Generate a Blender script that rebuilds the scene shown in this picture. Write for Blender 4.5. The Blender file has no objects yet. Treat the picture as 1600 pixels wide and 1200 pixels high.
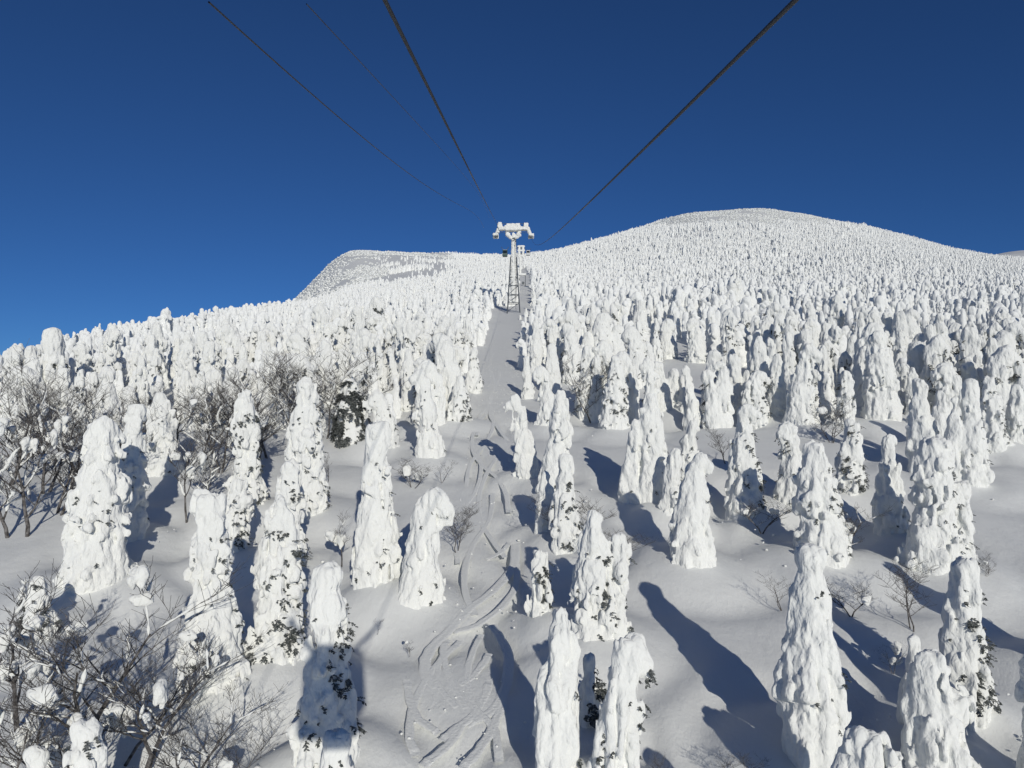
import bpy, math, random, time
import numpy as np
import openvdb
from mathutils import Vector, Matrix, Euler
T0 = time.time()
scene = bpy.context.scene
COL = scene.collection

# ------------------------------------------------------------------ camera
FPX = 1110.0                      # focal length in pixels of the 1600x1200 photograph
PITCH = math.atan(50.0 / FPX)     # camera tilted slightly up
CAM_H = 16.8                      # height of the camera above the snow below it
cam_data = bpy.data.cameras.new('camera')
cam_data.sensor_width = 36.0
cam_data.lens = 36.0 * FPX / 1600.0
cam_data.clip_start = 0.05
cam_data.clip_end = 9000.0
cam = bpy.data.objects.new('camera', cam_data)
cam.location = (0, 0, CAM_H)
cam.rotation_euler = (math.radians(90) + PITCH, 0, 0)
COL.objects.link(cam)
scene.camera = cam

# ------------------------------------------------------------------ world and sun
SUN_EL, SUN_AZ = math.radians(18.0), math.radians(14.0)      # sun low, behind the camera and to its right
world = bpy.data.worlds.new('World')
scene.world = world
world.use_nodes = True
wn = world.node_tree.nodes
wl = world.node_tree.links
bg = wn['Background']
sky = wn.new('ShaderNodeTexSky')
sky.sky_type = 'NISHITA'
sky.sun_disc = False
sky.sun_elevation = SUN_EL
sky.sun_rotation = math.pi - SUN_AZ
sky.altitude = 3500.0
sky.air_density = 1.0
sky.dust_density = 1.0
sky.ozone_density = 9.5
wl.new(sky.outputs[0], bg.inputs[0])
bg.inputs[1].default_value = 0.058

sun_vec = Vector((math.sin(SUN_AZ) * math.cos(SUN_EL), -math.cos(SUN_AZ) * math.cos(SUN_EL), math.sin(SUN_EL)))
sun_data = bpy.data.lights.new('sun', 'SUN')
sun_data.energy = 2.85
sun_data.angle = math.radians(0.53)
sun_data.color = (1.0, 0.955, 0.86)
sun = bpy.data.objects.new('sun', sun_data)
sun.rotation_euler = (-sun_vec).to_track_quat('-Z', 'Y').to_euler()
COL.objects.link(sun)

scene.view_settings.view_transform = 'Standard'
scene.view_settings.look = 'None'
scene.view_settings.exposure = 0.0
scene.view_settings.gamma = 1.0
scene.view_settings.use_curve_mapping = False
scene.cycles.use_denoising = True
scene.cycles.max_bounces = 7
scene.cycles.diffuse_bounces = 6
scene.cycles.glossy_bounces = 2
scene.cycles.sample_clamp_indirect = 4.0

# ------------------------------------------------------------------ helpers
def tag(o, label=None, cat=None, group=None, kind=None):
    if label: o['label'] = label
    if cat: o['category'] = cat
    if group: o['group'] = group
    if kind: o['kind'] = kind
    return o

def link(name, me, mat=None, parent=None, loc=None):
    o = bpy.data.objects.new(name, me)
    COL.objects.link(o)
    if mat is not None and me is not None and not me.materials:
        me.materials.append(mat)
    if parent is not None:
        o.parent = parent
    if loc is not None:
        o.location = loc
    return o

def empty(name, loc=(0, 0, 0), rz=0.0, scale=(1, 1, 1)):
    o = bpy.data.objects.new(name, None)
    o.empty_display_size = 0.3
    o.location = loc
    o.rotation_euler = (0, 0, rz)
    o.scale = scale
    COL.objects.link(o)
    return o

def np_mesh(name, v, faces, k, mat=None, smooth=True):
    """mesh from numpy verts (n,3) and faces (m,k)"""
    me = bpy.data.meshes.new(name)
    v = np.ascontiguousarray(v, dtype=np.float32)
    faces = np.ascontiguousarray(faces, dtype=np.int32)
    me.vertices.add(len(v))
    me.vertices.foreach_set('co', v.ravel())
    me.loops.add(faces.size)
    me.loops.foreach_set('vertex_index', faces.ravel())
    me.polygons.add(len(faces))
    me.polygons.foreach_set('loop_start', np.arange(0, faces.size, k, dtype=np.int32))
    me.polygons.foreach_set('loop_total', np.full(len(faces), k, dtype=np.int32))
    me.polygons.foreach_set('use_smooth', np.full(len(faces), smooth, dtype=bool))
    me.update(calc_edges=True)
    if mat is not None:
        me.materials.append(mat)
    return me

_rs = np.random.RandomState(7)
LAT = _rs.rand(32, 32, 32).astype(np.float32)
def vnoise(x, y, z):
    """value noise 0..1, arrays broadcast"""
    x, y, z = np.broadcast_arrays(x, y, z)
    xi, yi, zi = np.floor(x).astype(np.int32), np.floor(y).astype(np.int32), np.floor(z).astype(np.int32)
    fx, fy, fz = x - xi, y - yi, z - zi
    fx = fx * fx * (3 - 2 * fx); fy = fy * fy * (3 - 2 * fy); fz = fz * fz * (3 - 2 * fz)
    x0, x1, y0, y1, z0, z1 = xi & 31, (xi + 1) & 31, yi & 31, (yi + 1) & 31, zi & 31, (zi + 1) & 31
    a = LAT[x0, y0, z0] * (1 - fx) + LAT[x1, y0, z0] * fx
    b = LAT[x0, y1, z0] * (1 - fx) + LAT[x1, y1, z0] * fx
    c = LAT[x0, y0, z1] * (1 - fx) + LAT[x1, y0, z1] * fx
    d = LAT[x0, y1, z1] * (1 - fx) + LAT[x1, y1, z1] * fx
    return (a * (1 - fy) + b * fy) * (1 - fz) + (c * (1 - fy) + d * fy) * fz

def fbm2(x, y, octaves=3, seed=0.0):
    s, a, t = 0.0, 1.0, 0.0
    for i in range(octaves):
        s = s + a * (vnoise(x * 2 ** i + 11.3 * i, y * 2 ** i + 5.7 * i, np.float32(seed + 3.1 * i)) - 0.5)
        t += a
        a *= 0.5
    return s / t

# ------------------------------------------------------------------ materials
def mat_new(name):
    m = bpy.data.materials.new(name)
    m.use_nodes = True
    return m, m.node_tree.nodes, m.node_tree.links, m.node_tree.nodes['Principled BSDF']

def snow_mat(name, col=(0.87, 0.88, 0.86), layers=((7.0, 0.5, 0.05), (28.0, 0.35, 0.015)), stretch=(1, 1, 1), rough=0.6, dr=0.5):
    m, n, l, p = mat_new(name)
    p.inputs['Roughness'].default_value = rough
    p.inputs['Specular IOR Level'].default_value = 0.2
    p.inputs['Diffuse Roughness'].default_value = dr
    geo = n.new('ShaderNodeNewGeometry')
    mp = n.new('ShaderNodeMapping')
    mp.inputs['Scale'].default_value = stretch
    l.new(geo.outputs['Position'], mp.inputs['Vector'])
    prev = None
    for sc, st, dist in layers:
        t = n.new('ShaderNodeTexNoise')
        t.inputs['Scale'].default_value = sc
        t.inputs['Detail'].default_value = 3.0
        l.new(mp.outputs[0], t.inputs['Vector'])
        b = n.new('ShaderNodeBump')
        b.inputs['Strength'].default_value = st
        b.inputs['Distance'].default_value = dist
        l.new(t.outputs[0], b.inputs['Height'])
        if prev is not None:
            l.new(prev.outputs[0], b.inputs['Normal'])
        prev = b
    l.new(prev.outputs[0], p.inputs['Normal'])
    t = n.new('ShaderNodeTexNoise')
    t.inputs['Scale'].default_value = 0.8
    r = n.new('ShaderNodeMapRange')
    l.new(geo.outputs['Position'], t.inputs['Vector'])
    l.new(t.outputs[0], r.inputs[0])
    r.inputs[3].default_value = 0.95
    r.inputs[4].default_value = 1.03
    mx = n.new('ShaderNodeMix'); mx.data_type = 'RGBA'; mx.blend_type = 'MULTIPLY'
    mx.inputs['Factor'].default_value = 1.0
    mx.inputs[6].default_value = (*col, 1)
    l.new(r.outputs[0], mx.inputs[7])
    l.new(mx.outputs[2], p.inputs['Base Color'])
    return m

def crust_bump(m):
    """overlapping wind-packed plates: stretched cells whose borders are sharp creases"""
    n, l = m.node_tree.nodes, m.node_tree.links
    p = n['Principled BSDF']
    first = p.inputs['Normal'].links[0].from_node
    while first.inputs['Normal'].links:
        first = first.inputs['Normal'].links[0].from_node
    geo = n.new('ShaderNodeNewGeometry')
    wob = n.new('ShaderNodeTexNoise'); wob.inputs['Scale'].default_value = 2.2; wob.inputs['Detail'].default_value = 2.0
    l.new(geo.outputs['Position'], wob.inputs['Vector'])
    ad = n.new('ShaderNodeMix'); ad.data_type = 'RGBA'; ad.blend_type = 'ADD'; ad.inputs['Factor'].default_value = 0.35
    l.new(geo.outputs['Position'], ad.inputs[6]); l.new(wob.outputs[1], ad.inputs[7])
    prev = None
    for (sx, sz, st, dist) in ((3.6, 1.4, 0.7, 0.15), (9.0, 4.0, 0.5, 0.05)):
        mp = n.new('ShaderNodeMapping'); mp.inputs['Scale'].default_value = (sx, sx, sz)
        l.new(ad.outputs[2], mp.inputs['Vector'])
        v = n.new('ShaderNodeTexVoronoi'); v.inputs['Scale'].default_value = 1.0
        l.new(mp.outputs[0], v.inputs['Vector'])
        b = n.new('ShaderNodeBump'); b.invert = True
        b.inputs['Strength'].default_value = st; b.inputs['Distance'].default_value = dist
        l.new(v.outputs['Distance'], b.inputs['Height'])
        if prev is not None:
            l.new(prev.outputs[0], b.inputs['Normal'])
        prev = b
    l.new(prev.outputs[0], first.inputs['Normal'])

def piste_bump(m):
    """choppy, skied-up snow on the run only (world x of the run)"""
    n, l = m.node_tree.nodes, m.node_tree.links
    p = n['Principled BSDF']
    prev = p.inputs['Normal'].links[0].from_node
    geo = n.new('ShaderNodeNewGeometry')
    sx = n.new('ShaderNodeSeparateXYZ'); l.new(geo.outputs['Position'], sx.inputs[0])
    mr = n.new('ShaderNodeMapRange'); mr.interpolation_type = 'SMOOTHSTEP'
    ab = n.new('ShaderNodeMath'); ab.operation = 'ADD'; ab.inputs[1].default_value = 1.9
    l.new(sx.outputs[0], ab.inputs[0])
    aa = n.new('ShaderNodeMath'); aa.operation = 'ABSOLUTE'; l.new(ab.outputs[0], aa.inputs[0])
    l.new(aa.outputs[0], mr.inputs[0])
    mr.inputs[1].default_value = 1.5; mr.inputs[2].default_value = 3.0; mr.inputs[3].default_value = 1.0; mr.inputs[4].default_value = 0.0
    mp = n.new('ShaderNodeMapping'); mp.inputs['Scale'].default_value = (2.6, 0.9, 1.0); mp.inputs['Rotation'].default_value = (0, 0, 0.5)
    l.new(geo.outputs['Position'], mp.inputs['Vector'])
    t = n.new('ShaderNodeTexNoise'); t.inputs['Scale'].default_value = 1.5; t.inputs['Detail'].default_value = 7.0; t.inputs['Distortion'].default_value = 1.2
    l.new(mp.outputs[0], t.inputs['Vector'])
    mu = n.new('ShaderNodeMath'); mu.operation = 'MULTIPLY'; l.new(t.outputs[0], mu.inputs[0]); l.new(mr.outputs[0], mu.inputs[1])
    b = n.new('ShaderNodeBump'); b.inputs['Strength'].default_value = 0.35; b.inputs['Distance'].default_value = 0.10
    l.new(mu.outputs[0], b.inputs['Height']); l.new(prev.outputs[0], b.inputs['Normal'])
    l.new(b.outputs[0], p.inputs['Normal'])

def plain_mat(name, col, rough=0.7, var=0.3, scale=5.0, metal=0.0, col2=None, bump=0.3):
    m, n, l, p = mat_new(name)
    p.inputs['Roughness'].default_value = rough
    p.inputs['Metallic'].default_value = metal
    p.inputs['Specular IOR Level'].default_value = 0.3
    geo = n.new('ShaderNodeNewGeometry')
    t = n.new('ShaderNodeTexNoise')
    t.inputs['Scale'].default_value = scale
    t.inputs['Detail'].default_value = 4.0
    l.new(geo.outputs['Position'], t.inputs['Vector'])
    cr = n.new('ShaderNodeValToRGB')
    c2 = col2 or tuple(min(1, c * (1 + var)) for c in col)
    c1 = tuple(c * (1 - var) for c in col) if col2 is None else col
    cr.color_ramp.elements[0].position = 0.38
    cr.color_ramp.elements[1].position = 0.66
    cr.color_ramp.elements[0].color = (*c1, 1)
    cr.color_ramp.elements[1].color = (*c2, 1)
    l.new(t.outputs[0], cr.inputs[0])
    l.new(cr.outputs[0], p.inputs['Base Color'])
    b = n.new('ShaderNodeBump')
    b.inputs['Strength'].default_value = bump
    b.inputs['Distance'].default_value = 0.02
    l.new(t.outputs[0], b.inputs['Height'])
    l.new(b.outputs[0], p.inputs['Normal'])
    return m

M_SNOW = snow_mat('rime_snow', col=(0.82, 0.828, 0.805), layers=((4.0, 0.3, 0.12), (12.0, 0.4, 0.05), (34.0, 0.45, 0.02)), stretch=(1, 1, 0.45))
M_GROUND = snow_mat('ground_snow', dr=0.02, col=(0.775, 0.785, 0.765), layers=((0.9, 0.5, 0.14), (4.0, 0.5, 0.05), (16.0, 0.45, 0.02)), stretch=(1.0, 0.55, 1.0))
piste_bump(M_GROUND)
crust_bump(M_SNOW)
M_FARSNOW = snow_mat('far_snow', col=(0.85, 0.86, 0.845), layers=((3.0, 0.3, 0.1),))
M_TRACK = snow_mat('track_snow', dr=0.04, col=(0.79, 0.80, 0.78), layers=((9.0, 0.6, 0.05), (40.0, 0.5, 0.015)))
M_NEEDLE = plain_mat('fir_needles', (0.03, 0.037, 0.034), 0.8, col2=(0.2, 0.21, 0.205), scale=9.0)
M_BARK = plain_mat('bare_bark', (0.045, 0.04, 0.037), 0.85, col2=(0.20, 0.19, 0.185), scale=6.0)
M_STEEL = plain_mat('grey_steel', (0.06, 0.075, 0.09), 0.5, col2=(0.12, 0.13, 0.145), scale=2.0, metal=0.0)
M_ROPE = plain_mat('steel_rope', (0.045, 0.047, 0.052), 0.6, var=0.3, scale=60.0)
M_GREEN = plain_mat('cabin_green', (0.02, 0.065, 0.06), 0.35, var=0.2, scale=1.0, bump=0.05)
M_GLASS = plain_mat('cabin_glass', (0.012, 0.02, 0.03), 0.08, var=0.1, scale=1.0, bump=0.0)
M_PALE = plain_mat('cabin_pale', (0.55, 0.57, 0.57), 0.4, var=0.1, scale=1.0, bump=0.05)

# ------------------------------------------------------------------ terrain
def px_dir(x, y):
    xr, yr = (x - 800.0) / FPX, (600.0 - y) / FPX
    c, s = math.cos(PITCH), math.sin(PITCH)
    return xr, c - yr * s, s + yr * c

def px_ue(x, y):
    a, b, c = px_dir(x, y)
    return a / b, c / b

P0, PS = -CAM_H, 0.2286       # the main slope seen from the camera: height = P0 + PS * depth
N = None
TX = [-400, 0, 200, 330, 440, 475, 500, 520, 540, 560, 640, 720, 800, 850, 900, 950, 1000, 1050, 1100, 1180, 1250, 1350, 1430, 1500, 1550, 1600, 1700, 2000]
TAB = [
 (60,  [N]*28),
 (100, [645, 622, 604, 595, 588, 586, 584, 583] + [N]*20),
 (160, [615, 598, 566, 546, 532, 527, 524, 521, 519, 518, 514] + [N]*17),
 (230, [602, 574, 528, 510, 500, 496, 493, 490, 488, 486, 480, 478] + [N]*16),
 (340, [640, 600, 535, 506, 488, 482, 476, 472, 469, 466, 458, 451, 449, 449, 449, 449, 449, 450, 451, 453, 454, 456, 457, 458, 458, 458, 458, 458]),
 (550, [690, 640, 570, 530, 505, 492, 480, 470, 460, 453, 438, 431, 430, 427, 424, 420, 416, 412, 410, 408, 409, 413, 419, 427, 432, 436, 440, 446]),
 (850, [690, 640, 570, 528, 492, 462, 436, 414, 400, 396, 398, 402, 408, 401, 393, 382, 372, 362, 354, 349, 353, 369, 388, 404, 413, 418, 424, 432]),
 (1120,[690, 640, 570, 526, 484, 452, 424, 401, 388, 386, 392, 398, 404, 396, 383, 365, 347, 332, 322, 315, 323, 344, 368, 390, 400, 408, 414, 424]),
 (1350,[700, 650, 580, 540, 520, 500, 480, 450, 432, 424, 420, 416, 414, 410, 404, 392, 380, 370, 362, 352, 360, 378, 396, 406, 404, 398, 388, 372]),
 (1750,[720, 670, 600, 560, 545, 535, 525, 505, 490, 480, 460, 445, 435, 430, 425, 420, 412, 405, 400, 395, 396, 405, 408, 404, 397, 387, 375, 352]),
 (2600,[740, 690, 620, 600, 590, 580, 570, 560, 550, 540, 520, 500, 480, 470, 460, 455, 450, 445, 440, 440, 440, 440, 440, 430, 425, 420, 410, 400]),
]
US = np.array([px_ue(x, 430)[0] for x in TX])
LZ = np.log(np.array([r[0] for r in TAB], dtype=float))
DEV = np.zeros((len(TAB), len(TX)))
for i, (z, row) in enumerate(TAB):
    for j, y in enumerate(row):
        if y is not None:
            DEV[i, j] = px_ue(TX[j], y)[1] - (PS + P0 / z)
# fine table, blurred
UF = np.linspace(-1.1, 1.1, 700)
LF = np.linspace(math.log(40), math.log(3000), 260)
_t = np.array([np.interp(UF, US, DEV[i]) for i in range(len(TAB))])
DF = np.array([np.interp(LF, LZ, _t[:, j]) for j in range(len(UF))]).T
def _blur(a, axis, s):
    k = np.exp(-0.5 * (np.arange(-3 * s, 3 * s + 1) / s) ** 2); k /= k.sum()
    pad = [(0, 0), (0, 0)]; pad[axis] = (3 * s, 3 * s)
    p = np.pad(a, pad, mode='edge')
    return np.apply_along_axis(lambda v: np.convolve(v, k, mode='valid'), axis, p)
DF = _blur(_blur(DF, 1, 3), 0, 5)

PISTE_L, PISTE_R = -4.5, 0.7
MOUNDS = []          # (x, y, radius, height) filled by the trees before the ground is meshed
def terrain(X, Y, detail=True):
    X = np.asarray(X, dtype=np.float64); Y = np.asarray(Y, dtype=np.float64)
    R = np.hypot(X, Y)
    az = np.clip(np.arctan2(X, Y), -0.82, 0.82)
    u = np.tan(az)
    zz = np.maximum(R * np.cos(az), 1.0)
    fu = np.clip((u - UF[0]) / (UF[1] - UF[0]), 0, len(UF) - 1.001)
    fl = np.clip((np.log(zz) - LF[0]) / (LF[1] - LF[0]), 0, len(LF) - 1.001)
    iu, il = fu.astype(int), fl.astype(int)
    tu, tl = fu - iu, fl - il
    d = (DF[il, iu] * (1 - tu) + DF[il, iu + 1] * tu) * (1 - tl) + (DF[il + 1, iu] * (1 - tu) + DF[il + 1, iu + 1] * tu) * tl
    h = P0 + PS * Y + d * zz + CAM_H
    if detail:
        w = np.clip((np.abs(X - 0.5 * (PISTE_L + PISTE_R)) - 2.2) / 2.5, 0, 1)      # the run is smoother and a little sunk
        w = np.where(Y < 260, w, 1.0)
        h = h + (0.25 + 0.75 * w) * (0.75 * fbm2(X / 9.0, Y / 12.0, 3, 2.0)) + 1.4 * fbm2(X / 34.0, Y / 34.0, 2, 9.0) * np.clip(R / 60, 0, 1)
        h = h - 0.28 * (1 - w)
        h = h + np.clip((R - 400) / 600, 0, 1) * 10.0 * fbm2(X / 90.0, Y / 120.0, 4, 4.0)
    return h

def ground_z(x, y):
    return float(terrain(np.array([x]), np.array([y]))[0])

RAY_T = 12.0 * 1.01 ** np.arange(560)
def px_ground(x, y):
    """point of the slope seen at photo pixel (x, y)"""
    a, b, c = px_dir(x, y)
    t = RAY_T
    d = CAM_H + c * t - terrain(a * t, b * t)
    i = int(np.argmax(d <= 0))
    if d[i] > 0: i = len(t) - 1
    lo, hi = t[max(i - 1, 0)], t[i]
    k = d[i - 1] / (d[i - 1] - d[i]) if i > 0 else 0.0
    m = lo + (hi - lo) * k
    return a * m, b * m, CAM_H + c * m

def px_height(x, y, Y):
    """height at depth Y seen at photo pixel row y"""
    return CAM_H + px_ue(x, y)[1] * Y

def to_px(X, Y, Z):
    c, s = math.cos(PITCH), math.sin(PITCH)
    z = Z - CAM_H
    d = Y * c + z * s
    return 800 + FPX * X / d, 600 - FPX * (-Y * s + z * c) / d

# ------------------------------------------------------------------ rime-crusted bodies as signed distance fields
class Field:
    def __init__(s, lo, hi, h):
        s.h = h
        s.lo = np.array(lo, dtype=np.float32) - 3 * h
        n = np.ceil((np.array(hi) - s.lo) / h).astype(int) + 4
        s.n = n
        s.D = np.full(tuple(n), 0.6, dtype=np.float32)
        s.ax = [(s.lo[i] + h * np.arange(n[i])).astype(np.float32) for i in range(3)]
    def _win(s, lo, hi):
        a = np.clip(np.floor((lo - s.lo) / s.h).astype(int), 0, s.n)
        b = np.clip(np.ceil((hi - s.lo) / s.h).astype(int) + 1, 0, s.n)
        return tuple(slice(a[i], b[i]) for i in range(3))
    def _mix(s, w, d, k):
        D = s.D[w]
        if D.size == 0: return
        hh = np.maximum(k - np.abs(D - d), 0.0) / k
        s.D[w] = np.minimum(D, d) - hh * hh * k * 0.25
    def cone(s, a, b, ra, rb, k):
        a = np.asarray(a, dtype=np.float32); b = np.asarray(b, dtype=np.float32)
        m = max(ra, rb) + k + 2 * s.h
        w = s._win(np.minimum(a, b) - m, np.maximum(a, b) + m)
        x = s.ax[0][w[0]][:, None, None] - a[0]; y = s.ax[1][w[1]][None, :, None] - a[1]; z = s.ax[2][w[2]][None, None, :] - a[2]
        ab = b - a
        L = float(ab @ ab) + 1e-6
        t = np.clip((x * ab[0] + y * ab[1] + z * ab[2]) / L, 0, 1)
        d = np.sqrt((x - t * ab[0]) ** 2 + (y - t * ab[1]) ** 2 + (z - t * ab[2]) ** 2) - (ra + (rb - ra) * t)
        s._mix(w, d, k)
    def box(s, c, half, r, k):
        c = np.asarray(c, dtype=np.float32)
        m = np.asarray(half) + r + k + 2 * s.h
        w = s._win(c - m, c + m)
        q = [np.abs(s.ax[i][w[i]] - c[i]) - half[i] for i in range(3)]
        x, y, z = q[0][:, None, None], q[1][None, :, None], q[2][None, None, :]
        d = np.sqrt(np.maximum(x, 0) ** 2 + np.maximum(y, 0) ** 2 + np.maximum(z, 0) ** 2) + np.minimum(np.maximum(np.maximum(x, y), z), 0) - r
        s._mix(w, d, k)
    def noise(s, scale, amp, stretch=(1, 1, 1), seed=0.0, ridge=False):
        x = s.ax[0][:, None, None] * (scale * stretch[0]) + 7.7 * seed
        y = s.ax[1][None, :, None] * (scale * stretch[1]) + 3.1 * seed
        z = s.ax[2][None, None, :] * (scale * stretch[2]) + 5.3 * seed
        band = np.abs(s.D) < (amp + 3 * s.h)
        x, y, z = np.broadcast_arrays(x, y, z)
        v = vnoise(x[band], y[band], z[band])
        if ridge:
            v = 1 - np.abs(2 * v - 1) * 1.6
        s.D[band] += (amp * (v - 0.5) * 2).astype(np.float32)
    def cells(s, freq, amp, stretch, seed, H=99.0):
        band = np.abs(s.D) < (amp + 3 * s.h)
        x, y, z = np.broadcast_arrays(s.ax[0][:, None, None], s.ax[1][None, :, None], s.ax[2][None, None, :])
        x, y, z = x[band], y[band], z[band]
        calm = 1 - 0.65 * np.clip((z / H - 0.72) / 0.2, 0, 1)      # the wind polishes the heads
        w = 0.25 * (vnoise(x * 1.7 + seed, y * 1.7, z * 1.7) - 0.5)
        x = (x + w) * freq + 4.1 * seed; y = (y - w) * freq + 2.3 * seed; z = (z + w) * freq * stretch + 1.7 * seed
        xi, yi, zi = np.floor(x).astype(np.int32), np.floor(y).astype(np.int32), np.floor(z).astype(np.int32)
        best = np.full(x.shape, 9.0, dtype=np.float32)
        for a in (-1, 0, 1):
            for b in (-1, 0, 1):
                for c in (-1, 0, 1):
                    i, j, k = (xi + a) & 31, (yi + b) & 31, (zi + c) & 31
                    px, py, pz = LAT[i, j, k], LAT[j, k, i], LAT[k, i, (j + 7) & 31]
                    d = (xi + a + px - x) ** 2 + (yi + b + py - y) ** 2 + (zi + c + pz - z) ** 2
                    best = np.minimum(best, d)
        s.D[band] += (calm * amp * (np.sqrt(best) - 0.5) * 1.6).astype(np.float32)
    def mesh(s, name, mat, adapt=0.0):
        g = openvdb.FloatGrid(0.6)
        g.copyFromArray(np.clip(s.D, -0.6, 0.6))
        v, t, q = g.convertToPolygons(isovalue=0.0, adaptivity=adapt)
        v = v * s.h + s.lo
        if len(t):
            q = np.concatenate([q, np.concatenate([t, t[:, 2:3]], 1)]) if False else q
        return np_mesh(name, v, q, 4, mat)

def crusted_fir(name, seed, H, R, lean=0.0, hook=0.0, hookdir=None, style='column', h=0.1, heads=1, slim=0.5, mat=None):
    """mesh of one snow-plastered fir: core swept along a spine, plates and tongues of rime hanging off it"""
    rg = random.Random(seed)
    ext = R * 1.5 + abs(lean) + abs(hook) * 2.5 + 0.5
    F = Field((-ext, -ext, -1.1), (ext, ext, H + 0.6), h)
    if hookdir is None:
        hookdir = (1 if hook >= 0 else -1, rg.uniform(-0.35, 0.1))
    hd = np.array([hookdir[0], hookdir[1]], dtype=float); hd /= np.linalg.norm(hd)
    hk = abs(hook) * 1.25
    stems = []
    for k in range(heads):
        if k == 0:
            stems.append((0.0, 0.0, H, R, lean, hk, hd))
        else:
            a = rg.uniform(0, 6.28)
            a = rg.choice([0.0, math.pi]) + rg.uniform(-0.6, 0.6)
            stems.append((math.cos(a) * R * 0.75, math.sin(a) * R * 0.5, H * rg.uniform(0.6, 0.88), R * 0.7, lean + math.cos(a) * 0.2, hk * rg.uniform(0.3, 1), hd * rg.choice([1, -1, 1])))
    for (ox, oy, HH, RR, ln, hk, hd) in stems:
        core = 0.85 * RR
        ph = rg.uniform(0, 9)
        def rad(z):
            s = max(0.0, min(1.0, z / HH))
            base = 1.0 - (1 - slim) * s ** 0.9
            wob = 0.19 * math.sin(s * HH * 1.5 + ph) + 0.09 * math.sin(s * HH * 3.3 + 2 * ph)
            flare = -0.10 * max(0.0, 1 - z / 0.5)
            if hk > 0.3: base *= 1 - 0.12 * max(0.0, min(1.0, (s - 0.45) / 0.4))
            return core * (base * (1 + wob * (0.4 + 0.6 * s)) + flare)
        neck = HH - max(1.15 * core * slim, 0.9 * hk) if hk > 0.05 else HH - core * slim * 0.9
        wx, wy = rg.uniform(-0.12, 0.12) * RR, rg.uniform(-0.12, 0.12) * RR
        def spine(z):
            s = z / max(neck, 0.1)
            return np.array([ox + ln * s + wx * math.sin(2.6 * s * 2), oy + wy * math.sin(2.1 * s * 2 + 1), z])
        zs = np.arange(-0.9, neck + 0.01, 0.22)
        for z0, z1 in zip(zs[:-1], zs[1:]):
            F.cone(spine(z0), spine(z1), rad(z0), rad(z1), 0.1)
        top = spine(neck)
        rn = rad(neck)
        hr = max(rn * (1.25 if hk > 0.3 else 1.02), 0.28)
        if hk > 0.05:
            d3 = np.array([hd[0], hd[1], 0])
            apex = np.array([top[0], top[1], HH - hr * 0.85]) + d3 * hk * 0.45
            tip = np.array([top[0], top[1], HH - hr * 0.9 - 0.45 * hk]) + d3 * hk * 1.0
            drop = tip + d3 * 0.1 * hk + np.array([0, 0, -0.35 * hk - 0.15])
            F.cone(top, apex, rn, hr, 0.2)
            F.cone(apex, tip, hr, hr * 0.86, 0.2)
            F.cone(tip, drop, hr * 0.72, hr * 0.4, 0.15)
        else:
            F.cone(top, (top[0] + rg.uniform(-.1, .1), top[1], HH - hr * 0.9), rn, hr * 0.92, 0.15)
        # hanging plates
        p_z = lambda z, L: z - L
        z = 0.35
        while z < HH - 0.45 * hr:
            r = rad(z) if z < neck else hr * math.sqrt(max(0.08, 1 - ((z - neck) / (HH - neck)) ** 2)) * 0.92
            c = spine(min(z, neck)) + (np.array([hd[0], hd[1], 0]) * hk * 0.5 * max(0, (z - neck) / max(HH - neck, .1)) if hk > 0.05 else 0)
            c[2] = z
            if style == 'column':
                pitch, ra_, L0, L1 = 0.46, (0.15, 0.27), 0.7, 2.1
            elif style == 'lumpy':
                pitch, ra_, L0, L1 = 0.52, (0.16, 0.30), 0.35, 1.0
            else:
                pitch, ra_, L0, L1 = 0.48, (0.15, 0.28), 0.45, 1.4
            nn = max(4, int(2 * math.pi * r / pitch))
            a0 = rg.uniform(0, 6.28)
            for i in range(nn):
                if rg.random() < 0.16: continue
                a = a0 + (i + rg.uniform(-0.3, 0.3)) * 2 * math.pi / nn
                dv = np.array([math.cos(a), math.sin(a), 0])
                rr = rg.uniform(*ra_) * (0.75 + 0.25 * min(1, r / 0.7))
                L = rg.uniform(L0, L1) * min(1.0, 0.55 + 0.12 * HH)
                out = r * rg.uniform(0.94, 1.2) if p_z(z, L) > 0.15 else r * rg.uniform(0.78, 0.92)
                p0 = c + dv * (r * rg.uniform(0.58, 0.76)) + np.array([0, 0, rg.uniform(-0.15, 0.25)])
                p1 = c + dv * out + np.array([0, 0, -L + rg.uniform(-0.1, 0.1)])
                if p1[2] < -0.6: p1[2] = -0.6
                F.cone(p0, p1, rr * 0.55, rr, 0.04)
            z += rg.uniform(0.36, 0.52) * (1.0 if style != 'lumpy' else 1.12)
        # a few big bosses
        for i in range(int(HH * (0.8 if style == 'lumpy' else 0.3))):
            z = rg.uniform(0.4, HH * 0.8); a = rg.uniform(0, 6.28); r = rad(min(z, neck))
            c = spine(min(z, neck)) + np.array([math.cos(a), math.sin(a), 0]) * r * 0.98
            F.cone(c, c + np.array([0, 0, -rg.uniform(0.2, 0.6)]), rg.uniform(0.15, 0.28), rg.uniform(0.24, 0.4) * min(1, RR), 0.08)
    rough = random.Random(seed * 7 + 1).uniform(0.75, 1.2) * {'column': 0.95, 'mixed': 1.1, 'lumpy': 1.15}[style]
    F.noise(1.1, 0.12, (1, 1, 0.6), seed * 0.37)
    F.noise(2.8, 0.078 * rough, (1, 1, 0.36), seed * 0.53, ridge=True)
    F.cells(1.8, 0.155 * rough, 0.36, seed * 0.29, H)
    if h < 0.13:
        F.cells(4.2, 0.05 * rough, 0.42, seed * 0.43, H)
        F.noise(6.5, 0.032 * rough, (1, 1, 0.4), seed * 0.71, ridge=True)
    return F.mesh(name, mat or M_SNOW)

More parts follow.
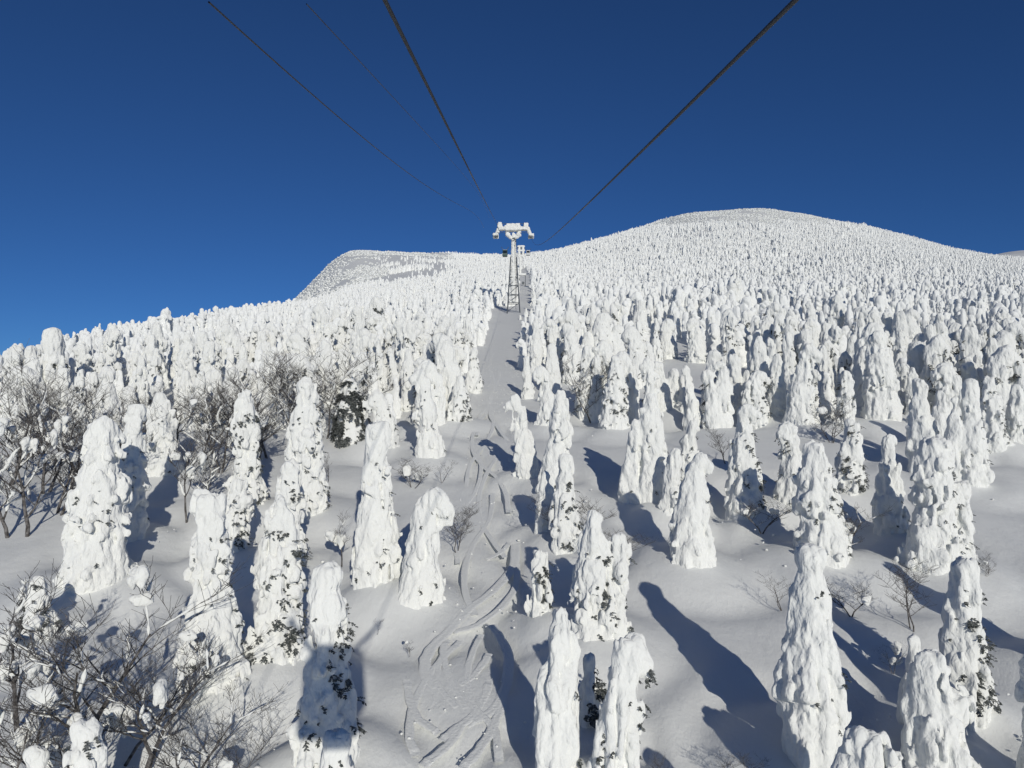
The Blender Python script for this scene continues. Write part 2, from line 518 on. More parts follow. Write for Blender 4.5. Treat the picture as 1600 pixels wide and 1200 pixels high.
def sprig_proto(rg):
    """one drooping fir spray: narrow tapering blades on a twig, about 0.35 m"""
    v, f = [], []
    n = rg.randint(7, 10)
    L = rg.uniform(0.28, 0.5)
    pts = [np.array([0.0, 0, 0])]
    d = np.array([1.0, 0, 0.15])
    for i in range(4):
        pts.append(pts[-1] + d * L / 4)
        d = d + np.array([0, rg.uniform(-.25, .25), -0.25]); d /= np.linalg.norm(d)
    def blade(a, b, w):
        ax = b - a
        sd = np.cross(ax, [rg.uniform(-.4, .4), rg.uniform(-.4, .4), 1.0]); sd = sd / (np.linalg.norm(sd) + 1e-6) * w
        up = np.array([0, 0, w * 0.5])
        m = a + ax * 0.5
        i = len(v)
        v.extend([a, m + sd, b, m - sd, m + up])
        f.extend([(i, i + 1, i + 4), (i + 1, i + 2, i + 4), (i + 2, i + 3, i + 4), (i + 3, i, i + 4)])
    for i in range(4):
        blade(pts[i], pts[i + 1] + (pts[i + 1] - pts[i]) * 0.3, 0.05)
    for i in range(n):
        t = rg.uniform(0.1, 1) * 4
        k = min(3, int(t)); p = pts[k] + (pts[k + 1] - pts[k]) * (t - k)
        s = 1 if i % 2 else -1
        e = p + np.array([0.45, s * 0.8, rg.uniform(-.5, .15)]) * rg.uniform(0.11, 0.22)
        blade(p, e, rg.uniform(0.035, 0.06))
    return np.array(v), np.array(f)

SPRIGS = [sprig_proto(random.Random(300 + i)) for i in range(6)]

def sprigs_on(me, seed, count, side=(1.0, -0.3, 0.0), zlo=0.1, zhi=0.8, patch=0.9, size=1.0):
    """dark sprays breaking through the crust, gathered in patches on one side"""
    rs = np.random.RandomState(seed)
    nv = len(me.vertices)
    co = np.empty(nv * 3, dtype=np.float32); me.vertices.foreach_get('co', co); co = co.reshape(-1, 3)
    no = np.empty(nv * 3, dtype=np.float32); me.vertices.foreach_get('normal', no); no = no.reshape(-1, 3)
    H = co[:, 2].max()
    sd = np.array(side); sd = sd / (np.linalg.norm(sd) + 1e-6)
    w = np.clip(no @ sd + 0.15, 0, 1) * np.clip(0.6 - no[:, 2], 0, 1)
    w *= (co[:, 2] > zlo * H) & (co[:, 2] < zhi * H)
    nz = vnoise(co[:, 0] * patch * 2.6 + seed, co[:, 1] * patch * 2.6, co[:, 2] * patch * 1.8 + seed * 0.3)
    w *= np.clip((nz - 0.5) * 6, 0.03, 1)
    if w.sum() <= 0:
        return None
    idx = rs.choice(nv, size=count, p=w / w.sum())
    V, Fc, off = [], [], 0
    for i in idx:
        sv, sf = SPRIGS[rs.randint(len(SPRIGS))]
        n = no[i] + rs.uniform(-.5, .5, 3) + np.array([0, 0, -0.35]); n /= np.linalg.norm(n)
        y = np.cross([0, 0, 1.0], n); y /= (np.linalg.norm(y) + 1e-6)
        z = np.cross(n, y)
        sc = rs.uniform(0.5, 1.2) * size
        P = (sv[:, :1] * n + sv[:, 1:2] * y + sv[:, 2:] * z) * sc + co[i] - no[i] * 0.02
        V.append(P); Fc.append(sf + off); off += len(sv)
    return np_mesh(me.name + '_sprays', np.concatenate(V), np.concatenate(Fc), 3, M_NEEDLE, smooth=False)

# ------------------------------------------------------------------ the trees one can pick out, from photo pixels
# x base, y base, y top, width at the base, head offset in px, hook in px, style, heads, needle sprays, spray side (x), label
H_ = [
 # --- right of the run, near
 (1278, 1192, 853, 112, -12, 0, 'column', 1, 24, 1, 'very tall snow-plastered fir column with small dark gap, casting the long shadow across open snow'),
 (1352, 1395, 1142, 92, 0, 0, 'column', 1, 0, 1, 'smooth rounded snow cap at the bottom edge in front of the tallest column'),
 (1402, 1420, 1167, 100, -8, 0, 'column', 1, 0, 1, 'low broad snow dome at the bottom edge beside the rounded cap'),
 (1462, 1222, 1027, 104, -2, 6, 'column', 2, 0, 1, 'stout round-shouldered snow tree with a pointed shadow falling on its flank'),
 (1438, 1150, 988, 58, -2, 0, 'column', 1, 0, 1, 'pointed snow cone peeking up behind the stout round-shouldered tree'),
 (1508, 1108, 876, 84, 2, 0, 'mixed', 1, 260, 1, 'snow-covered fir with dark needle sprays down its right flank and striped shadow on its foot'),
 (1452, 886, 682, 94, 14, 10, 'mixed', 2, 90, 1, 'big hooded snow fir with bulging blobs under its drooping head'),
 (1393, 832, 684, 56, -2, 0, 'column', 1, 6, 1, 'snow fir standing in shadow with only its ragged tip sunlit'),
 (1283, 872, 690, 92, -4, 0, 'lumpy', 1, 120, 1, 'lumpy snow fir of stacked bulges with twiggy branches poking out to its right'),
 (1240, 790, 662, 70, 0, -10, 'column', 2, 40, -1, 'twin-headed snow fir with a swirled hood, beside the lumpy stacked one'),
 (1160, 800, 632, 66, 4, 12, 'column', 1, 190, 1, 'hooded snow fir with dark sprays spilling over its foot'),
 (1330, 770, 655, 50, 0, 0, 'lumpy', 1, 220, 0, 'small open fir with drooping snow-clotted boughs showing dark needles'),
 (1377, 656, 520, 64, -2, 0, 'column', 1, 14, 1, 'thick upright snow column with a flat rounded crown in the middle of the open slope'),
 (1347, 640, 540, 44, 4, 0, 'column', 1, 0, 1, 'shaded snow fir tucked against the thick upright column'),
 (1334, 597, 524, 34, 0, 0, 'column', 1, 14, 1, 'slim pointed snow fir rising behind a long shaded hollow'),
 (1248, 662, 540, 54, 8, 14, 'column', 1, 40, 1, 'leaning snow fir with bulbous head and dark sprays low on its right'),
 (1214, 650, 552, 40, 2, 0, 'column', 1, 0, 1, 'grey shaded snow fir pressed behind the leaning bulbous one'),
 (1190, 640, 524, 50, 0, 0, 'column', 2, 16, 1, 'snow fir with a dark hollow in its front like an open cloak'),
 (1151, 642, 556, 46, -4, 0, 'column', 2, 6, 1, 'broad-headed snow fir with a ball-shaped top and ribbed skirt'),
 (1440, 740, 592, 56, 4, 0, 'column', 1, 0, 1, 'tall tapering snow fir, first of the tight row on the open slope at right'),
 (1470, 700, 611, 44, -2, 0, 'column', 1, 0, 1, 'shorter rounded snow fir second in the tight row'),
 (1517, 756, 592, 60, 4, 0, 'column', 2, 26, 1, 'bulky flat-topped snow fir with a stump-like lump at its foot'),
 (1552, 702, 588, 46, 0, 0, 'mixed', 1, 110, 1, 'snow fir with dark sprays along its right edge at the end of the tight row'),
 (1482, 630, 553, 40, -2, 0, 'column', 1, 26, 1, 'plump snow fir with a dark fallen branch beside it'),
 (1484, 566, 500, 32, 2, 0, 'column', 1, 0, 1, 'pointed snow fir with a small toe at its foot on a snow mound'),
 (1540, 596, 522, 30, -8, -12, 'column', 1, 0, 1, 'snow fir bent into an arch over its neighbour'),
 (1580, 618, 520, 56, -4, -14, 'column', 1, 8, 1, 'wide snow fir with a slab-like sideways cap at the picture edge'),
 (1422, 545, 484, 44, 0, 8, 'column', 2, 0, 1, 'broad snow fir with folded robe-like front'),
 (1590, 700, 600, 50, 0, 0, 'column', 1, 0, 1, 'snow fir cut by the right picture edge above a shaded hollow'),
 (1560, 800, 700, 10, 0, 0, 'skip', 1, 0, 1, ''),
 # --- centre, right edge of the run
 (826, 746, 620, 42, -12, -18, 'column', 1, 0, 1, 'smooth snow figure bowing its round head over the piste'),
 (870, 770, 610, 56, 4, 0, 'column', 1, 10, 1, 'tall ridged snow fir right behind the bowing figure'),
 (852, 836, 738, 44, 2, 0, 'column', 1, 0, 1, 'short snow fir wholly in shade at the edge of the piste'),
 (884, 862, 708, 50, 0, 0, 'mixed', 1, 150, 1, 'ragged snow fir with bare twigs sticking out of its side'),
 (924, 998, 800, 82, 4, 0, 'mixed', 2, 170, 1, 'massive snow fir with knobbed head and dark sprays trailing from its lower right'),
 (845, 966, 862, 38, -2, 0, 'mixed', 1, 170, 1, 'small scruffy fir with dark needles and a snowy front beside the piste'),
 (866, 1232, 946, 82, 8, 0, 'column', 1, 4, 1, 'smooth tapering snow column with pointed top at the lower edge of the piste'),
 (955, 1238, 1003, 84, 14, 24, 'column', 1, 60, 1, 'snow figure with a heavy round head nodding to the right at the bottom edge'),
 (918, 1120, 1020, 40, 6, 0, 'mixed', 1, 260, 1, 'dark needled fir half hidden between the smooth column and the nodding figure'),
 (1080, 884, 710, 82, 4, 14, 'column', 1, 16, 1, 'robed snow figure standing alone in a round scoop of open snow'),
 (1014, 782, 617, 66, 8, 0, 'column', 2, 14, 1, 'cloaked snow fir with a small bowed head and wide sloping shoulders'),
 (1076, 770, 660, 44, 4, 8, 'mixed', 1, 36, 1, 'round-headed snow fir peeping between the cloaked and the robed figures'),
 (1052, 806, 698, 40, 2, 0, 'column', 1, 20, 1, 'narrow snow fir in grey shade against the robed figure'),
 (962, 672, 556, 54, 0, 0, 'mixed', 1, 190, 0, 'snow fir with a twiggy dark top and a round shadow on its foot'),
 (992, 604, 512, 50, 2, -10, 'column', 2, 50, -1, 'hooded snow fir of two fused slabs with twigs at its foot'),
 (1034, 646, 566, 52, -4, -6, 'column', 2, 0, 1, 'bulging snow fir with a round lump leaning on its side'),
 (1070, 648, 583, 38, 0, 6, 'column', 1, 0, 1, 'short squat snow fir with a knob top in the gap'),
 (838, 588, 500, 30, 0, 0, 'column', 1, 4, 1, 'ragged-topped snow fir first along the right piste edge below the tower'),
 (864, 616, 536, 34, 0, 0, 'column', 1, 0, 1, 'slim snow fir with a small side knob along the right piste edge'),
 (858, 668, 573, 42, -4, -10, 'column', 1, 8, 1, 'snow fir with a mushroom-shaped head along the piste'),
 (850, 560, 508, 26, 2, 0, 'column', 1, 0, 1, 'narrow snow fir shoulder to shoulder with the ragged-topped one'),
 (824, 622, 556, 24, 0, 0, 'column', 1, 6, 1, 'thin snow fir leaning onto the piste edge above the bowing figure'),
 (900, 560, 486, 44, -4, -8, 'column', 2, 0, 1, 'wide snow fir with an arched opening like a gateway'),
 (938, 572, 490, 60, 2, 6, 'column', 3, 24, 1, 'wide clump-shaped snow fir with many hanging folds'),
 (1000, 540, 470, 40, 0, 0, 'column', 1, 0, 1, 'tall rounded snow fir behind the fused slabs'),
 (1040, 560, 500, 40, 2, 8, 'column', 1, 0, 1, 'snow fir with a beak-like drooping top'),
 (872, 505, 480, 14, 0, 0, 'column', 1, 0, 1, 'small lone snow cone on the open snow right of the tower'),
 (834, 486, 455, 12, 0, 0, 'column', 1, 0, 1, 'snow fir standing just right of the tower foot'),
 (1114, 634, 548, 42, 0, 6, 'column', 1, 4, 1, 'snow fir with a long narrow neck left of the ball-topped ribbed one'),
 (1182, 588, 516, 40, 2, 0, 'column', 2, 6, 1, 'double-topped snow fir above the one with the dark hollow'),
 (1088, 566, 498, 40, 0, -8, 'column', 1, 0, 1, 'snow fir nodding left beyond the beak-topped one'),
 (1136, 548, 484, 38, 0, 6, 'column', 1, 0, 1, 'broad mushroom-headed snow fir in the middle of the right stand'),
 (1292, 580, 506, 40, -2, 0, 'column', 1, 10, 1, 'tall ribbed snow fir at the back of the long shaded hollow'),
 (1408, 606, 528, 34, 0, 0, 'column', 1, 8, 1, 'narrow snow fir right behind the thick upright column'),
 (1458, 566, 496, 42, 0, 8, 'column', 2, 0, 1, 'draped snow fir with two drooping heads on the right slope'),
 (1428, 652, 574, 30, 0, 0, 'column', 1, 0, 1, 'small cone-shaped snow fir above the first of the tight row'),
 (1522, 650, 566, 40, -4, -8, 'column', 1, 6, 1, 'left-bowing snow fir above the bulky flat-topped one'),
 (1576, 566, 500, 36, 0, 0, 'column', 1, 0, 1, 'ragged snow fir above the slab-capped one at the picture edge'),
 # --- left of the run
 (670, 717, 579, 52, -6, -14, 'column', 1, 14, 1, 'tall snow fir with its head drooping to the left, on the left piste edge'),
 (604, 695, 615, 44, -6, -14, 'mixed', 1, 70, 1, 'snow fir with a big round head and dark sprays under its shoulder'),
 (583, 920, 664, 84, 6, 0, 'column', 1, 44, 1, 'tall conical snow fir with flowing folds standing clear of the others'),
 (651, 942, 765, 84, 14, 26, 'column', 1, 12, 1, 'snow figure curling over to the right beside the ski tracks'),
 (474, 802, 591, 78, 2, 0, 'mixed', 1, 130, 1, 'tall snow fir with a round bare head and dark sprays along its right side'),
 (446, 880, 724, 64, 4, 6, 'lumpy', 1, 110, 1, 'snow fir with a large helmet-like head'),
 (432, 1034, 775, 96, 4, 0, 'lumpy', 1, 330, 1, 'snow fir thickly speckled with dark needle sprays below the helmet-headed one'),
 (368, 862, 755, 54, 2, 0, 'lumpy', 1, 120, 1, 'squat domed snow fir squeezed between two speckled trees'),
 (333, 1072, 772, 104, -12, -10, 'lumpy', 1, 70, 1, 'big snow fir with wrinkled head turned left and a wide spreading foot'),
 (152, 912, 657, 106, 0, 0, 'lumpy', 1, 40, 1, 'largest snow column on the left with a domed top above the bare thicket'),
 (204, 842, 632, 52, 0, 4, 'lumpy', 1, 16, 1, 'slender snow column standing right behind the largest left one'),
 (163, 720, 574, 50, 4, 0, 'lumpy', 1, 6, 1, 'snow column rising behind and above the domed left one'),
 (254, 745, 612, 60, -2, 0, 'lumpy', 1, 16, 1, 'bell-shaped snow fir with a narrow neck among the bare bushes'),
 (384, 800, 608, 62, -2, 0, 'lumpy', 1, 260, 1, 'snow fir with a ball on top and tiered snowy skirts, needles showing'),
 (513, 1206, 881, 104, -8, 0, 'mixed', 1, 150, 1, 'snow fir bearing the shadow of the ropeway cabin'),
 (528, 1330, 1143, 84, -2, 0, 'mixed', 1, 60, 1, 'rounded snow top at the bottom edge below the cabin shadow'),
 (718, 662, 588, 44, 0, 0, 'mixed', 1, 170, 1, 'shaggy snow fir with dark sprays at the left edge of the piste'),
 (640, 640, 545, 40, 0, 0, 'mixed', 1, 30, 1, 'snow fir rising behind the big round-headed one'),
 (690, 600, 530, 34, 0, -6, 'column', 1, 10, 1, 'upright slab-like snow fir behind the left-drooping one'),
 (740, 612, 545, 32, 0, 0, 'mixed', 1, 60, 1, 'snow fir with a sprig-dotted base where the stand meets the piste'),
 (546, 694, 590, 56, 0, 0, 'lumpy', 1, 1050, 0, 'dark green fir nearly free of snow among the white ones'),
 (130, 1330, 1130, 100, 0, 0, 'lumpy', 1, 120, 0, 'low snow-covered fir under the bare tree in the bottom corner'),
 (60, 1000, 900, 60, 0, 0, 'lumpy', 1, 300, 0, 'low dark snow-clotted fir at the left picture edge'),
 (290, 620, 520, 40, 0, 0, 'lumpy', 1, 10, 1, 'snow column with a slim neck in front of the dense left stand'),
 (325, 640, 535, 38, 2, 0, 'lumpy', 1, 14, 1, 'knobby snow column beside the slim-necked one'),
 (75, 640, 545, 44, 0, 0, 'lumpy', 1, 6, 1, 'broad snow fir above the bare trees at the far left'),
 (100, 668, 575, 44, 0, 0, 'lumpy', 1, 6, 1, 'stooping snow fir half hidden by bare twigs at far left'),
]
# trees below the frame whose shadows reach into it
H_ += [
 (1500, 1560, 1230, 130, 0, 0, 'column', 1, 0, 1, 'snow fir just below the frame casting shadow on the stout tree'),
 (1330, 1640, 1260, 130, 0, 0, 'column', 1, 0, 1, 'snow fir just below the frame casting shadow on the tallest column'),
 (1640, 1250, 960, 100, 0, 0, 'column', 1, 0, 1, 'snow fir beyond the right picture edge shading the hollow'),
 (1690, 1060, 830, 90, 0, 0, 'column', 1, 0, 1, 'snow fir beyond the right picture edge shading the slope above'),
]

HEROES = []
def build_heroes():
    for i, (xb, yb, yt, w, dx, hook, style, heads, spr, side, label) in enumerate(H_):
        if style == 'skip': continue
        X, Y, Z = px_ground(xb, yb)
        s = Y / FPX                         # metres per pixel at that depth
        top = px_height(xb, yt, Y)
        H = max(1.0, top - Z)
        R = 0.5 * w * s
        hvox = 0.07 if Y < 34 else (0.09 if Y < 48 else (0.12 if Y < 75 else 0.16))
        if H < 4: hvox = min(hvox, 0.1)
        slim = 0.32 if style == 'column' else 0.36
        if 'column' in label: slim = 0.42
        me = crusted_fir('snow_crust', 40 + i, H, R, dx * s, hook * s, None, style, hvox, heads, slim)
        e = empty('snow_covered_fir', (X, Y, Z))
        tag(e, label, 'tree', 'snow-plastered firs')
        link('snow_crust', me, M_SNOW, e)
        if spr:
            sd = (1.0, -0.45, 0) if side == 1 else ((-1.0, -0.45, 0) if side == -1 else (0.0, -1.0, 0.0))
            dense = spr > 1000
            sm = sprigs_on(me, 900 + i, int(spr * (0.8 if dense else 0.6)), sd, 0.05, 0.97 if dense else (0.9 if side == 0 else 0.8), 0.9, 1.2 if dense else 0.72)
            if sm is not None:
                link('needle_sprays', sm, M_NEEDLE, e)['kind'] = 'stuff'
        HEROES.append((X, Y, R, H))

# ------------------------------------------------------------------ bare broadleaf trees
class Tubes:
    def __init__(s):
        s.v, s.f = [], []
    def add(s, pts, radii, sides):
        pts = [np.asarray(p, dtype=float) for p in pts]
        base = len(s.v)
        n = len(pts)
        for i in range(n):
            d = pts[min(i + 1, n - 1)] - pts[max(i - 1, 0)]
            d = d / (np.linalg.norm(d) + 1e-9)
            a = np.cross(d, [0.31, 0.77, 0.55]); a /= (np.linalg.norm(a) + 1e-9)
            b = np.cross(d, a)
            for k in range(sides):
                t = 2 * math.pi * k / sides
                s.v.append(pts[i] + (a * math.cos(t) + b * math.sin(t)) * radii[i])
        for i in range(n - 1):
            for k in range(sides):
                k2 = (k + 1) % sides
                s.f.append((base + i * sides + k, base + i * sides + k2, base + (i + 1) * sides + k2, base + (i + 1) * sides + k))
    def mesh(s, name, mat, smooth=True):
        return np_mesh(name, np.array(s.v), np.array(s.f), 4, mat, smooth)

def bare_tree(seed, H=6.0, spread=1.0, stems=1, dens=1.0, thick=1.0):
    rg = random.Random(seed)
    spots, out = [], []
    snow = Tubes()
    def unit(v): return v / (np.linalg.norm(v) + 1e-9)
    tr = br = None
    def grow(p, d, L, r, level):
        nonlocal tr, br
        n = 5 if level < 2 else 3
        pts, rad, dirs = [p], [r], [d]
        for i in range(n):
            jit = np.array([rg.gauss(0, .16), rg.gauss(0, .16), rg.gauss(0, .1) + (0.10 if level else 0.03)])
            d = unit(d + jit)
            pts.append(pts[-1] + d * L / n)
            rad.append(max(r * (1 - 0.72 * (i + 1) / n), 0.0075))
            dirs.append(d)
        (tr if level == 0 else br).add(pts, rad, 6 if level == 0 else (4 if level == 1 else 3))
        if level in (1, 2) and rg.random() < (0.5 if level == 1 else 0.2):
            a0 = rg.randint(0, 1)
            seg = pts[a0:a0 + rg.randint(3, 5)]
            if len(seg) > 2:
                w = rg.uniform(0.035, 0.075) * (1.25 if level == 1 else 0.8)
                sp, sr = [], []
                for q0, q1 in zip(seg[:-1], seg[1:]):
                    for t in (0.0, 0.5):
                        sp.append(q0 + (q1 - q0) * t + np.array([0, 0, w * 0.55])); sr.append(w * rg.uniform(0.45, 1.3))
                sr[0] = sr[-1] = 0.008
                snow.add(sp, sr, 5)
        if level >= 1:
            spots.append((pts[len(pts) // 2], level)); spots.append((pts[-1], level))
        if level >= 3: return
        nk = [int(7 * dens), int(6 * dens), int(5 * dens)][level]
        for j in range(nk):
            t = rg.uniform(0.28 if level == 0 else 0.2, 1.0) * n
            k = min(n - 1, int(t)); q = pts[k] + (pts[k + 1] - pts[k]) * (t - k)
            a = rg.uniform(0, 6.28)
            side = np.array([math.cos(a), math.sin(a), 0])
            nd = unit(dirs[k] * rg.uniform(0.5, 0.9) + side * rg.uniform(0.7, 1.2) * spread + np.array([0, 0, 0.2]))
            grow(q, nd, L * rg.uniform(0.38, 0.62), max(rad[k] * 0.6, 0.011), level + 1)
    for s_ in range(stems):
        tr, br = Tubes(), Tubes()
        a = rg.uniform(0, 6.28)
        d = unit(np.array([math.cos(a) * 0.25 * spread, math.sin(a) * 0.25 * spread, 1.0]))
        grow(np.array([math.cos(a) * 0.12 * (stems > 1), math.sin(a) * 0.12 * (stems > 1), -0.4]), d, H * rg.uniform(0.62, 0.8), 0.0125 * H * thick, 0)
        out.append((tr.mesh('trunk', M_BARK), br.mesh('branches', M_BARK)))
    return out, spots, (snow.mesh('branch_snow', M_SNOW) if snow.v else None)

def clump_mesh(seed):
    rg = random.Random(seed)
    F = Field((-0.6, -0.6, -0.9), (0.6, 0.6, 0.6), 0.085)
    for i in range(6):
        c = np.array([rg.gauss(0, .14), rg.gauss(0, .14), rg.gauss(0, .08)])
        F.cone(c, c + np.array([rg.gauss(0, .08), rg.gauss(0, .08), -rg.uniform(.15, .5)]), rg.uniform(.16, .26), rg.uniform(.06, .14), 0.1)
    F.noise(3.0, 0.08, (1, 1, .7), seed)
    return F.mesh('snow_clump', M_SNOW)

# x base, y base, y top, spread, stems, snow clumps, label
B_ = [
 (118, 1196, 905, 1.15, 2, 16, 'large forked bare tree with hanging snow clods in the bottom corner'),
 (28, 1140, 880, 1.0, 1, 14, 'dark bare tree with snow-lined boughs at the lower left picture edge'),
 (196, 1180, 930, 1.2, 1, 8, 'bare tree fanning wide thin twigs across the wrinkle-headed fir'),
 (-10, 1290, 1010, 1.0, 1, 12, 'bare trunk cut by the left picture edge at the bottom'),
 (290, 1250, 1080, 1.3, 2, 3, 'low spreading bare shrub with a snow clod at the bottom edge'),
 (80, 1250, 1040, 1.2, 2, 14, 'tangled bare shrub loaded with snow clods under the large forked tree'),
 (14, 840, 640, 1.0, 1, 22, 'thick-trunked bare tree loaded with snow at the left picture edge'),
 (42, 838, 632, 1.0, 1, 22, 'second thick-trunked bare tree loaded with snow, beside the one at the edge'),
 (88, 806, 640, 1.0, 2, 16, 'snow-loaded bare tree against the largest left column'),
 (70, 770, 600, 1.0, 2, 14, 'bare tree with pale frosted twigs behind the thick trunks'),
 (8, 760, 590, 1.1, 2, 14, 'bare frosted tree at the left edge behind the thick trunks'),
 (118, 745, 610, 1.1, 2, 4, 'dark twiggy bush just behind the largest left column'),
 (228, 740, 620, 1.1, 2, 3, 'dark twiggy bush left of the bell-shaped fir'),
 (292, 806, 640, 1.0, 1, 10, 'thin bare tree with a snow-lined trunk right of the bell-shaped fir'),
 (310, 745, 590, 1.1, 2, 8, 'wide bare bush right behind the thin snow-lined tree'),
 (345, 735, 580, 1.15, 2, 8, 'dense bare bush left of the ball-topped fir'),
 (420, 715, 575, 1.1, 2, 6, 'dense bare bush between the ball-topped fir and the round-headed one'),
 (450, 700, 560, 1.1, 2, 4, 'dark bare bush directly behind the tall round-headed fir'),
 (505, 690, 550, 1.15, 2, 4, 'tallest dark bare tree right of the round-headed fir'),
 (530, 680, 565, 1.1, 2, 4, 'bare tree just behind the dark green fir'),
 (372, 690, 585, 1.1, 2, 6, 'frosted bush above the ball-topped fir'),
 (715, 862, 782, 1.3, 2, 0, 'fan-shaped bare shrub beside the figure curling over'),
 (512, 752, 700, 1.0, 1, 0, 'little bare sapling in the open snow right of the tall speckled fir'),
 (645, 762, 708, 1.5, 3, 3, 'low dense bare bush in front of the left-drooping fir'),
 (690, 752, 712, 1.3, 2, 0, 'small bare twigs at the foot of the left-drooping fir'),
 (534, 880, 795, 0.8, 1, 4, 'thin bent bare tree left of the tall conical fir'),
 (905, 850, 745, 1.3, 2, 0, 'bare shrub spreading right from the ragged piste-side fir'),
 (950, 905, 815, 1.4, 2, 0, 'wide thin-twigged bare shrub right of the massive knobbed fir'),
 (925, 655, 552, 1.1, 2, 4, 'dark bare bush left of the twiggy-topped fir'),
 (1135, 725, 642, 1.1, 1, 0, 'thin bare shrub left of the hooded fir with dark foot'),
 (1300, 690, 617, 1.25, 3, 3, 'rounded bare bush on the open slope between long shadows'),
 (1426, 985, 868, 1.1, 2, 0, 'leafless tree with dark upright stems on the shaded slope'),
 (1222, 950, 884, 1.4, 2, 0, 'thin bare twigs left of the tallest column'),
 (1330, 960, 895, 1.4, 2, 2, 'thin bare twigs right of the tallest column'),
 (1395, 1050, 1000, 1.4, 2, 6, 'snow-clotted bare shrub below the leafless tree'),
 (1543, 905, 866, 1.5, 2, 1, 'small bare shrub on the slope above the striped-foot fir'),
 (1320, 865, 790, 1.5, 2, 5, 'bare snow-tipped branches right of the lumpy stacked fir'),
 (1190, 830, 765, 1.4, 2, 3, 'bare twigs at the foot of the hooded fir'),
 (1040, 1225, 1165, 1.2, 1, 0, 'few thin twigs poking from the snow at the bottom edge'),
 (1150, 1235, 1170, 1.4, 2, 0, 'small twiggy shrub at the bottom edge left of the tallest column'),
 (590, 990, 962, 1.2, 1, 0, 'tiny sprig in the smooth snow below the conical fir'),
 (640, 1025, 1000, 1.2, 1, 1, 'tiny snow-tipped sprig left of the ski tracks'),
 (150, 790, 640, 1.1, 2, 8, 'bare frosted bush peeping out left of the slender left column'),
 (60, 715, 585, 1.15, 2, 8, 'dense frosted bush high on the far left'),
 (180, 705, 600, 1.15, 2, 3, 'dark twigs showing between two snow columns on the left'),
 (270, 700, 585, 1.15, 2, 4, 'dark bush above the neck of the bell-shaped fir'),
 (395, 735, 600, 1.15, 3, 6, 'thick bare bush hugging the ball-topped fir on its right'),
 (325, 790, 690, 1.2, 2, 8, 'low snow-clotted bush left of the tiered-skirt fir'),
 (480, 668, 552, 1.2, 3, 3, 'dense dark thicket above the tall round-headed fir'),
 (560, 662, 560, 1.1, 2, 3, 'bare tree behind the dark green fir on the piste side'),
 (440, 650, 555, 1.2, 2, 4, 'frosted bush at the edge of the dense left stand'),
 (30, 690, 575, 1.15, 2, 6, 'frosted leafless tree highest at the left picture edge'),
 (230, 1190, 1000, 1.4, 2, 3, 'wide bare shrub with long curved twigs below the wrinkle-headed fir'),
 (350, 1260, 1130, 1.5, 2, 0, 'fine-twigged shrub at the bottom edge left of the cabin shadow'),
]
BARES = []
def build_bare():
    protos = {}
    clumps = [clump_mesh(70 + i) for i in range(5)]
    for i, (xb, yb, yt, spread, stems, nc, label) in enumerate(B_):
        X, Y, Z = px_ground(xb, yb)
        H = max(0.5, px_height(xb, yt, Y) - Z)
        key = (stems, nc > 0, i % 4) if H < 6.5 else ('big', i)
        if key not in protos:
            protos[key] = (bare_tree(500 + i, 6.0, spread, stems, 1.15 if H > 2 else 0.8, 1.35 if nc > 12 else 0.85), 6.0)
        (parts, spots, sn), h0 = protos[key]
        s = H / h0 * 0.98
        rg = random.Random(40 + i)
        e = empty('bare_tree' if H > 2.5 else 'bare_shrub', (X, Y, Z), rg.uniform(0, 6.28), (s * spread ** 0.5, s * spread ** 0.5, s))
        tag(e, label, 'tree' if H > 2.5 else 'shrub', 'leafless trees and shrubs')
        for tm, bm in parts:
            link('trunk', tm, M_BARK, e)
            link('branches', bm, M_BARK, e)['kind'] = 'stuff'
        if nc > 2 and sn is not None:
            link('branch_snow', sn, M_SNOW, e)['kind'] = 'stuff'
        cand = [p for p, lv in spots if lv <= 2 and p[2] > 0.6]
        for k in range((nc + 1) // 2):
            p = rg.choice(cand)
            c = link('snow_clump', rg.choice(clumps), M_SNOW, e)
            q = rg.uniform(0.3, 0.95) / max(s, 0.3) * (0.9 if yb > 900 else 1.0)
            c.location = (p[0], p[1], p[2] + 0.05)
            c.scale = (q * rg.uniform(.8, 1.3), q * rg.uniform(.8, 1.3), q * rg.uniform(.7, 1.3))
            c.rotation_euler = (0, 0, rg.uniform(0, 6.28))
        BARES.append((X, Y))

# ------------------------------------------------------------------ the rest of the forest
def visible_horizon():
    us = np.linspace(-0.9, 0.9, 361)
    zs = np.exp(np.linspace(math.log(20), math.log(1600), 300))
    U, Zz = np.meshgrid(us, zs, indexing='ij')
    e = (terrain(U * Zz, Zz, False) - CAM_H) / Zz
    cm = np.maximum.accumulate(e, axis=1)
    return us, zs, cm

